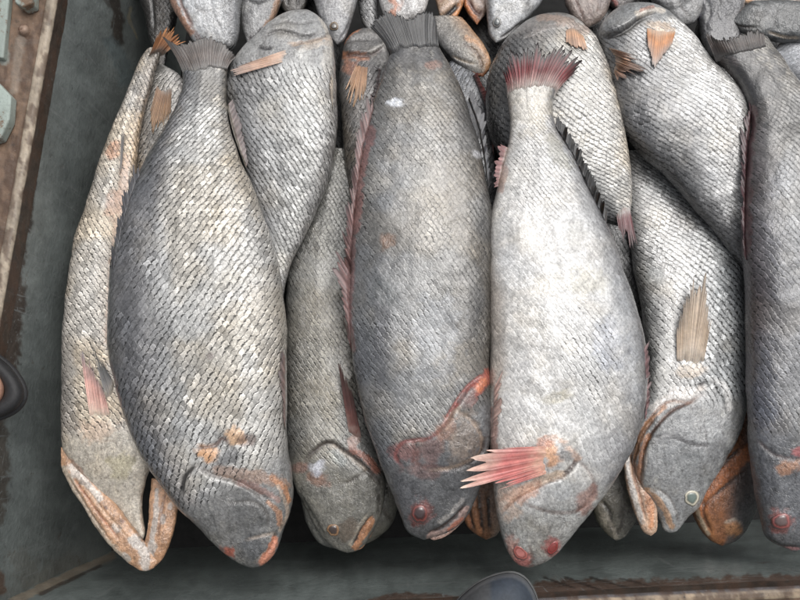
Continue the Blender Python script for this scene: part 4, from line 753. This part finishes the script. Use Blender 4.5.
fish('F4j', '', [(380, 512), (373, 532), (363, 547)], [(373, 517), (365, 531), (356, 543)], (354, 551), (-0.135, -0.135, -0.136), .6, ((0,(0.42, 0.22, 0.12)),(1,(0.42, 0.22, 0.12))), -1., 0, drk=.1, wet=.8, hcol=(0.42, 0.22, 0.12), name='jaw', parent='F4', q=.9, feats=[('g',1,1,[(376.5, 514.5),(359.5, 545.0)],(.3,.16,.12),.6)])
fish('F5j', '', [(470, 500), (465, 519), (451, 533), (436, 540)], [(465, 505), (457, 519), (445, 528), (433, 534)], (429, 538), (-0.085, -0.085, -0.085), .6, ((0,(0.42, 0.28, 0.23)),(1,(0.42, 0.28, 0.23))), -1., 0, drk=.1, wet=.8, hcol=(0.42, 0.28, 0.23), name='jaw', parent='F5', q=.9, feats=[('g',1,1,[(467.5, 502.5),(434.5, 537.0)],(.3,.16,.12),.6)])
# ------------------------------------------------------------------ crate
def metal(name, base, dark, rust, rustamt=.45, streak=(1, 1, 1), rough=.55, warm=None, met=0.):
    s = NT(name); pos = s.n('ShaderNodeTexCoord').outputs['Object']
    n1 = s.noise(pos, 7, 6, .65); n2 = s.noise(s.map(pos, streak), 45, 5, .7); n3 = s.noise(pos, 160, 5, .7); n4 = s.noise(pos, 14, 7, .75)
    c = s.mix(s.ss(.35, .7, n1), base, dark)
    c = s.mix(s.ss(.5, .68, n2, 0, .55), c, dark)
    c = s.mix(s.ss(.62, .75, n3, 0, .5), c, tuple(min(.8, v*2.2+.03) for v in base))
    c = s.mix(s.ss(.6, .72, n4, 0, .35), c, tuple(min(.8, v*1.7) for v in base))
    c = s.mix(s.ss(1-rustamt, 1.06-rustamt, s.noise(pos, 11, 8, .72)), c, rust)
    c = s.mix(s.ss(.6, .72, s.noise(pos, 330, 3, .7), 0, .6), c, tuple(v*.35 for v in dark))
    h = s.M('ADD', n3, s.M('MULTIPLY', n2, .8))
    s.set(Base_Color=c, Roughness=s.ss(.3, .7, n2, rough-.18, rough+.2), Normal=s.bump(h, .002, .55), Metallic=met, Coat_Weight=.15, Coat_Roughness=.3)
    return s.m
def vwall(name, rough=.5, scr=.55):
    s = NT(name); A = s.n('ShaderNodeAttribute', attribute_name='Col').outputs['Color']
    pos = s.n('ShaderNodeTexCoord').outputs['Object']
    n1 = s.noise(pos, 9, 7, .7); n2 = s.noise(pos, 130, 5, .7); n3 = s.noise(s.map(pos, (1, .6, 1), (.3, .4, .5)), 70, 6, .75)
    sc = s.n('ShaderNodeVectorMath', operation='SCALE'); s.put(sc.inputs[0], A)
    s.put(sc.inputs['Scale'], s.M('MULTIPLY', s.M('MULTIPLY_ADD', n1, .8, .6), s.M('MULTIPLY_ADD', n2, .7, .65)))
    c = sc.outputs[0]
    c = s.mix(s.ss(.64, .72, n3, 0, .55), c, (.20, .215, .21)); c = s.mix(s.ss(.36, .28, n3, 0, .7), c, (.025, .027, .026))
    c = s.mix(s.ss(.70, .76, s.noise(pos, 210, 3, .6), 0, .6), c, (.34, .34, .32))
    c = s.mix(s.ss(.62, .68, s.noise(pos, 17, 8, .78), 0, .5), c, (.10, .06, .04))
    for rot, scl_, lim in (((.2, .5, .9), (2, 70, 70), .61), ((1.2, .3, .2), (60, 60, 3), .62), ((.4, 1.1, 2.0), (90, 2.5, 90), .63)):
        c = s.mix(s.ss(lim, lim+.05, s.noise(s.map(pos, scl_, rot), 2.2, 3, .6), 0, scr), c, (.24, .255, .25))
    c = s.mix(s.ss(.58, .7, s.noise(pos, 90, 6, .8), 0, .6), c, (.03, .03, .028))
    s.set(Base_Color=c, Roughness=s.ss(.35, .65, n1, rough-.2, rough+.15), Normal=s.bump(s.M('ADD', n2, n3), .0015, .6), Specular_IOR_Level=.5, Coat_Weight=.12, Coat_Roughness=.35)
    return s.m
PAINT = vwall('scuffed_green_paint', .5); RUSTY = vwall('rusty_angle_iron', .65, .06)

FLOOR_SHADE = vcol_mat('shade_black_floor', .9, 0, .002, 60, 0, .6)  # near-black floor colour stands in for the deep shade under the heap
WALLG = (.19, .212, .203); FRONTG = (.165, .19, .182); RUST = (.075, .042, .026); DIRT = (.05, .036, .026)
e0 = P(57, 0, 0); e1 = P(-2, 330, 0); f0 = P(800, 586, 0); f1 = P(375, 607, 0)
def isect(a, b, c, d):
    a, b, c, d = a[:2], b[:2], c[:2], d[:2]; r, s = b-a, d-c
    t = ((c-a)[0]*s[1]-(c-a)[1]*s[0])/(r[0]*s[1]-r[1]*s[0]); return np.r_[a+t*r, 0]
corner = isect(e0, e1, f0, f1)
dl = (e0-e1)/np.linalg.norm(e0-e1); df = (f0-f1)/np.linalg.norm(f0-f1)
ol = np.array([-dl[1], dl[0], 0]); of = np.array([df[1], -df[0], 0])          # outward
DEPTH = .55
crate = empty('metal_crate', (0, .35, -DEPTH))
tag(crate, 'deep green painted steel crate with rusty rim holding the heap of fish', 'crate')

def sheet(name, org, du, lu, dv, lv, nrm, base, feats=(), thick=.006, res=.0035, mat=PAINT, dent=.004, seed=0):
    nu, nv = int(lu/res), int(lv/res)
    u, v = np.meshgrid(np.linspace(0, lu, nu), np.linspace(0, lv, nv), indexing='ij')
    V = org+u[..., None]*du+v[..., None]*dv
    V = V+nrm*((fbm(u*6, v*6, seed, 3)-.5)*dent)[..., None]
    X, Y = project(V); f1_ = fbm(X/30, Y/30, seed+3); f2 = fbm(X/8, Y/8, seed+4); f3 = fbm(X/3, Y/3, seed+5, 2)
    col = np.array(base)*(.7+.6*f1_)[..., None]*(.8+.4*f2)[..., None]
    for ft in feats:
        _, c, al, wdt, pts = ft
        D, sd, fr = pdist(X, Y, pts); D = D+(f2-.5)*wdt+(f3-.5)*wdt*.7
        m = (sstep(wdt*1.1, wdt*.6, D)*al)[..., None]
        col = col*(1-m)+np.array(c)*(.6+.8*f2)[..., None]*m
    back = V-nrm*thick; N = nu*nv
    i = np.arange(nu-1)[:, None]; j = np.arange(nv-1)[None]
    q = np.stack([i*nv+j, (i+1)*nv+j, (i+1)*nv+j+1, i*nv+j+1], -1).reshape(-1, 4)
    rim = np.r_[np.arange(nu)*nv, (nu-1)*nv+np.arange(1, nv), (np.arange(nu-1)[::-1])*nv+nv-1, np.arange(1, nv-1)[::-1]]; r2 = np.roll(rim, -1)
    F = np.vstack([q, q[:, ::-1]+N, np.stack([rim, rim+N, r2+N, r2], -1)])
    if np.dot(np.cross(du, dv), nrm) < 0: F = F[:, ::-1]
    c = np.clip(col.reshape(-1, 3), .004, .85)
    return child(link(name, grid_mesh(name, np.vstack([V.reshape(-1, 3), back.reshape(-1, 3)]), F, None, np.vstack([c, c])), mat), crate)
dn = np.array([0, 0, -1.])
LL_, LF_ = 1.75, 1.62
sheet('side_wall', corner-dl*.004, dl, LL_, dn, DEPTH+.006, -ol, WALLG, [
  ('p', (.055,.038,.028), .9, 12, [(18,200),(14,260),(12,330),(2,400)]), ('p', DIRT, .85, 6, [(114,-10),(117,20),(118,42)]), ('p', DIRT, .6, 3, [(104,-4),(110,6)]),
  ('p', (.32,.29,.2), .8, 1.6, [(131,8),(129,18),(134,30),(137,38)]), ('p', (.03,.022,.018), .9, 3.5, [(54,0),(44,80),(36,160),(28,230)]), ('p', (.15,.2,.21), .45, 9, [(112,45),(120,60),(126,80)]),  # long dark line below the rim is its shadow, painted on
  ('p', (.07,.05,.035), .7, 10, [(-4,420),(2,470),(-6,520)]), ('p', (.12,.07,.045), .8, 5, [(-2,570),(2,590)]), ('p', (.17,.17,.15), .5, 14, [(20,560),(40,580),(70,565)])], seed=11)
sheet('front_wall', corner-df*.004, df, LF_, dn, DEPTH+.006, -of, FRONTG, [
  ('p', (.33,.27,.2), .85, 4.5, [(14,601),(50,584),(85,567),(112,556)]), ('p', (.06,.04,.028), .8, 2, [(40,594),(70,580),(100,566)]),
  ('p', (.10,.055,.036), .85, 9, [(540,588),(600,588),(680,586),(800,582)]), ('p', (.10,.055,.036), .8, 5, [(370,602),(400,597),(430,598),(455,600)]),
  ('p', (.03,.022,.018), .7, 1.2, [(545,578),(575,588)]), ('p', (.03,.022,.018), .7, 1.2, [(565,577),(600,590)]), ('p', (.03,.022,.018), .7, 1.2, [(590,577),(628,588)]), ('p', (.03,.022,.018), .6, 1.2, [(620,578),(650,586)]),
  ('p', (.28,.29,.28), .35, 5, [(706,545),(710,570)]), ('p', (.28,.29,.28), .25, 4, [(735,550),(737,572)])], seed=21)
cbL = corner+dl*LL_; cbR = corner+df*LF_
sheet('far_wall', cbL+ol*-.004, df, LF_, dn, DEPTH, -dl, WALLG, res=.02, seed=31)
sheet('side_wall', cbR+of*-.004, dl, LL_, dn, DEPTH, -df, WALLG, res=.02, seed=41)
sheet('floor', corner+dn*DEPTH-dl*.01-df*.01, dl, LL_+.02, df, LF_+.02, np.array([0, 0, 1.]), (.02,.02,.02), res=.012, seed=51, mat=FLOOR_SHADE)

def rim(name, org, d, L, o, prof, cols, res=.003, seed=0, wob=.002, feats=()):
    """angle iron lip swept along the wall: prof = (outward, height)"""
    n = int(L/res); s = np.linspace(0, L, n); p = []
    cc = []
    for k in range(len(prof)-1):
        a, b = np.array(prof[k]), np.array(prof[k+1]); m = max(2, int(np.linalg.norm(b-a)/.003))
        for t in np.linspace(0, 1, m, endpoint=False): p.append(a+(b-a)*t); cc.append(np.array(cols[k]))
    p.append(np.array(prof[-1])); cc.append(np.array(cols[-1])); p = np.array(p); cc = np.array(cc); m = len(p)
    ss_ = np.repeat(s[:, None], m, 1); pp = np.repeat(np.arange(m)[None]*.004, n, 0)
    w1 = (fbm(ss_*30, pp*30, seed, 3)-.5)*wob; w2 = (fbm(ss_*140, pp*140, seed+1, 2)-.5)*wob*.6
    V = org+ss_[..., None]*d+(p[None, :, 0]+w1*.5)[..., None]*o+np.array([0, 0, 1.])*(p[None, :, 1]+w2)[..., None]
    X, Y = project(V); f1_ = fbm(X/14, Y/14, seed+3); f2 = fbm(X/4, Y/4, seed+4)
    col = cc[None]*(.55+.9*f1_)[..., None]*(.6+.8*f2)[..., None]
    mm = sstep(.46, .6, fbm(X/6+5, Y/14, seed+8, 5))[..., None]*.7; col = col*(1-mm)+np.array(RUST)*mm
    for ft in feats:
        _, c, al, wdt, pts = ft
        D, sd, fr = pdist(X, Y, pts); D = D+(f2-.5)*wdt+(f1_-.5)*wdt
        q = (sstep(wdt*1.1, wdt*.6, D)*al)[..., None]; col = col*(1-q)+np.array(c)*(.6+.8*f2)[..., None]*q
    i = np.arange(n-1)[:, None]; j = np.arange(m-1)[None]
    F = np.stack([i*m+j, (i+1)*m+j, (i+1)*m+j+1, i*m+j+1], -1).reshape(-1, 4)
    me = grid_mesh(name, V, F, None, np.clip(col.reshape(-1, 3), .004, .8)); me.update()
    if me.polygons[len(me.polygons)//2].normal.z < 0: me.flip_normals()
    return child(link(name, me, RUSTY), crate)
prof = [(-.001,-.03),(-.001,.001),(.003,.005),(.013,.005),(.016,-.002),(.078,-.003),(.082,-.03),(.010,-.034)]
BEI = (.33,.275,.21); BRW = (.155,.10,.066)
rim('rim', corner-dl*.06, dl, LL_+.1, ol, prof, [DIRT,BEI,BEI,BEI,BRW,BRW,RUST,RUST], seed=61, wob=.003, feats=[('p',(.3,.33,.3),.8,5,[(4,-10),(4,60)]),('p',(.30,.25,.2),.5,5,[(20,40),(14,90)])])
rim('rim', corner+df*.016, df, LF_, of, prof, [DIRT,(.10,.09,.09),(.25,.19,.13),(.34,.27,.19),BRW,BRW,RUST,RUST], seed=71, wob=.003)
rim('rim', cbR, dl, LL_, df, prof, [DIRT,BEI,BEI,BEI,BRW,BRW,RUST,RUST], res=.02, seed=81)
rim('rim', cbL, df, LF_, dl, prof, [DIRT,BEI,BEI,BEI,BRW,BRW,RUST,RUST], res=.02, seed=91)
RIV = metal('rivet_steel', (.34,.25,.19), (.2,.12,.08), (.12,.06,.035), .5, met=.3)
for yy in (30, -90, 118):
    q = P(24-(yy-30)*.178, yy, .0)
    r, h = .0085, .006; ph = np.linspace(0, 2*np.pi, 20, endpoint=False)
    V = [q+np.array([r*c_*math.cos(a), r*c_*math.sin(a), z_]) for c_, z_ in ((1.08,-.004),(1.0,.001),(.85,h*.7),(.5,h*.97),(.06,h)) for a in ph]
    F = [(k*20+i, k*20+(i+1) % 20, (k+1)*20+(i+1) % 20, (k+1)*20+i) for k in range(4) for i in range(20)]
    child(link('rivet', grid_mesh('rivet', np.array(V), np.array(F)), RIV), crate)

GREEN = metal('pale_green_enamel', (.36,.42,.38), (.26,.30,.27), (.16,.10,.06), .46, rough=.5)
def plate(name, pts, z0, z1, mat, label, cat, group=None, bev=.003):
    import bmesh
    bm = bmesh.new(); top_ = P([p[0] for p in pts], [p[1] for p in pts], z1); c = top_.mean(0)
    vs = [bm.verts.new(p-c) for p in top_]; f = bm.faces.new(vs)
    bm.normal_update()
    if f.normal.z < 0: f.normal_flip()
    r = bmesh.ops.extrude_face_region(bm, geom=[f]); 
    for v in r['geom']:
        if isinstance(v, bmesh.types.BMVert): v.co.z -= (z1-z0)
    bmesh.ops.recalc_face_normals(bm, faces=bm.faces)
    bmesh.ops.bevel(bm, geom=list(bm.edges), offset=bev, segments=3, affect='EDGES', profile=.6)
    me = bpy.data.meshes.new(name); bm.to_mesh(me); bm.free()
    o = link(name, me, mat); o.location = c; return tag(o, label, cat, group)
plate('frame_bracket', [(-60,60),(-4,80),(11,96),(9,120),(0,138),(-60,155)], -.002, .016, GREEN, 'pale green painted bracket with a cut corner beside the rusty rim', 'bracket')
plate('frame_bracket', [(14,-40),(33,-40),(32,3),(22,7),(14,2)], -.002, .02, GREEN, 'small pale green block at the top end of the rusty rim', 'bracket')
plate('frame_rail', [(-60,-60),(11,-60),(9,0),(3,58),(-60,50)], -.004, .008, GREEN, 'flat pale green rail left of the rivet', 'rail')

def shoe(outline, z, rings, colf, mat, name, label, cat):
    """shell over an outline: rings = (inward fraction, height, centre shift)"""
    o = smooth_poly(outline+[outline[0]], 81)[:-1]; c = o.mean(0); V = []; C_ = []
    for k, (f, h) in enumerate(rings):
        p = c+(o-c)*f; q = P(p[:, 0], p[:, 1], z+h); V.append(q); C_.append(colf(p, k))
    n = 80; F = [(k*n+i, k*n+(i+1) % n, (k+1)*n+(i+1) % n, (k+1)*n+i) for k in range(len(rings)-1) for i in range(n)]
    me = grid_mesh(name, np.vstack(V), np.array(F), None, np.clip(np.vstack(C_), .004, .8)); me.update()
    if sum(p.normal.z for p in me.polygons) < 0: me.flip_normals()
    ob = link(name, me, mat)
    if label: tag(ob, label, cat)
    return ob
RUB = vcol_mat('worn_rubber', .62, .0, .0012, 200, 0, .8)
SKN = vcol_mat('bare_foot_skin', .5, .05, .0005, 350, .1, .15)
root = empty('sandal', P(-25, 388, .0)); tag(root, 'black rubber sandal toe overhanging the left rim of the crate', 'sandal')
blk = lambda p, k: np.tile(np.array((.018,.018,.019)), (len(p), 1))
o1 = [(-75,335),(-30,340),(-4,352),(12,364),(23,378),(28,391),(26,403),(17,413),(2,420),(-30,428),(-75,430)]
child(shoe(o1, .006, [(.4,0),(.96,0),(1,.003),(1,.014),(.97,.018),(.93,.019)], blk, RUB, 'sole', None, None), root)
child(shoe([(x*.96-3, 386+(y-386)*.93) for x, y in o1], .02, [(1,.004),(1,.012),(.94,.022),(.84,.027),(.74,.026),(.68,.02),(.67,.008)], blk, RUB, 'strap', None, None), root)
sk = shoe([(-70,352),(-30,356),(-8,364),(2,376),(5,388),(2,400),(-8,408),(-30,414),(-70,416)], .026, [(1,0),(.98,.01),(.88,.02),(.7,.026),(.4,.029),(.05,.03)], lambda p, k: np.tile(np.array((.44,.25,.18)), (len(p), 1)), SKN, 'person', 'bare foot in the black rubber sandal at the left edge', 'person')

shl = empty('shoe', P(500, 610, .0)); tag(shl, 'dark blue rubber shoe toe with a grey edge on the front rim', 'shoe')
o2 = [(420,690),(438,630),(455,602),(466,590),(480,580),(497,573),(513,571),(526,577),(535,590),(540,606),(548,640),(556,690)]
def bluef(p, k):
    b = np.tile(np.array((.030,.040,.055)), (len(p), 1)); g = np.array((.05,.052,.055))
    m = sstep(2, -3, p[:, 0]-(492-(p[:, 1]-575)*.1)+6*(fbm(p[:, 0]/5, p[:, 1]/5, 3)-.5))[:, None]
    b = b*(1-m)+g*m
    return b if k > 3 else b*.5+np.array((.075,.078,.08))
child(shoe(o2, .006, [(.4,0),(.98,0),(1,.003),(1,.012),(.975,.016)], lambda p, k: np.tile(np.array((.12,.125,.125)), (len(p), 1)), RUB, 'sole', None, None), shl)
child(shoe(o2, .006, [(.97,.012),(.965,.02),(.95,.03),(.93,.036),(.89,.042),(.8,.05),(.68,.056),(.55,.06),(.4,.062),(.2,.064),(.02,.064)], bluef, RUB, 'upper', None, None), shl)

G = metal('damp_ground', (.16,.135,.11), (.09,.075,.06), (.12,.09,.06), .4, rough=.7)
N = 2; V = np.array([(-60,-60,-.6),(60,-60,-.6),(60,60,-.6),(-60,60,-.6)], float)
tag(link('ground', grid_mesh('ground', V, np.array([[0,1,2,3]])), G), 'damp brown ground under the crate', 'ground', kind='structure')
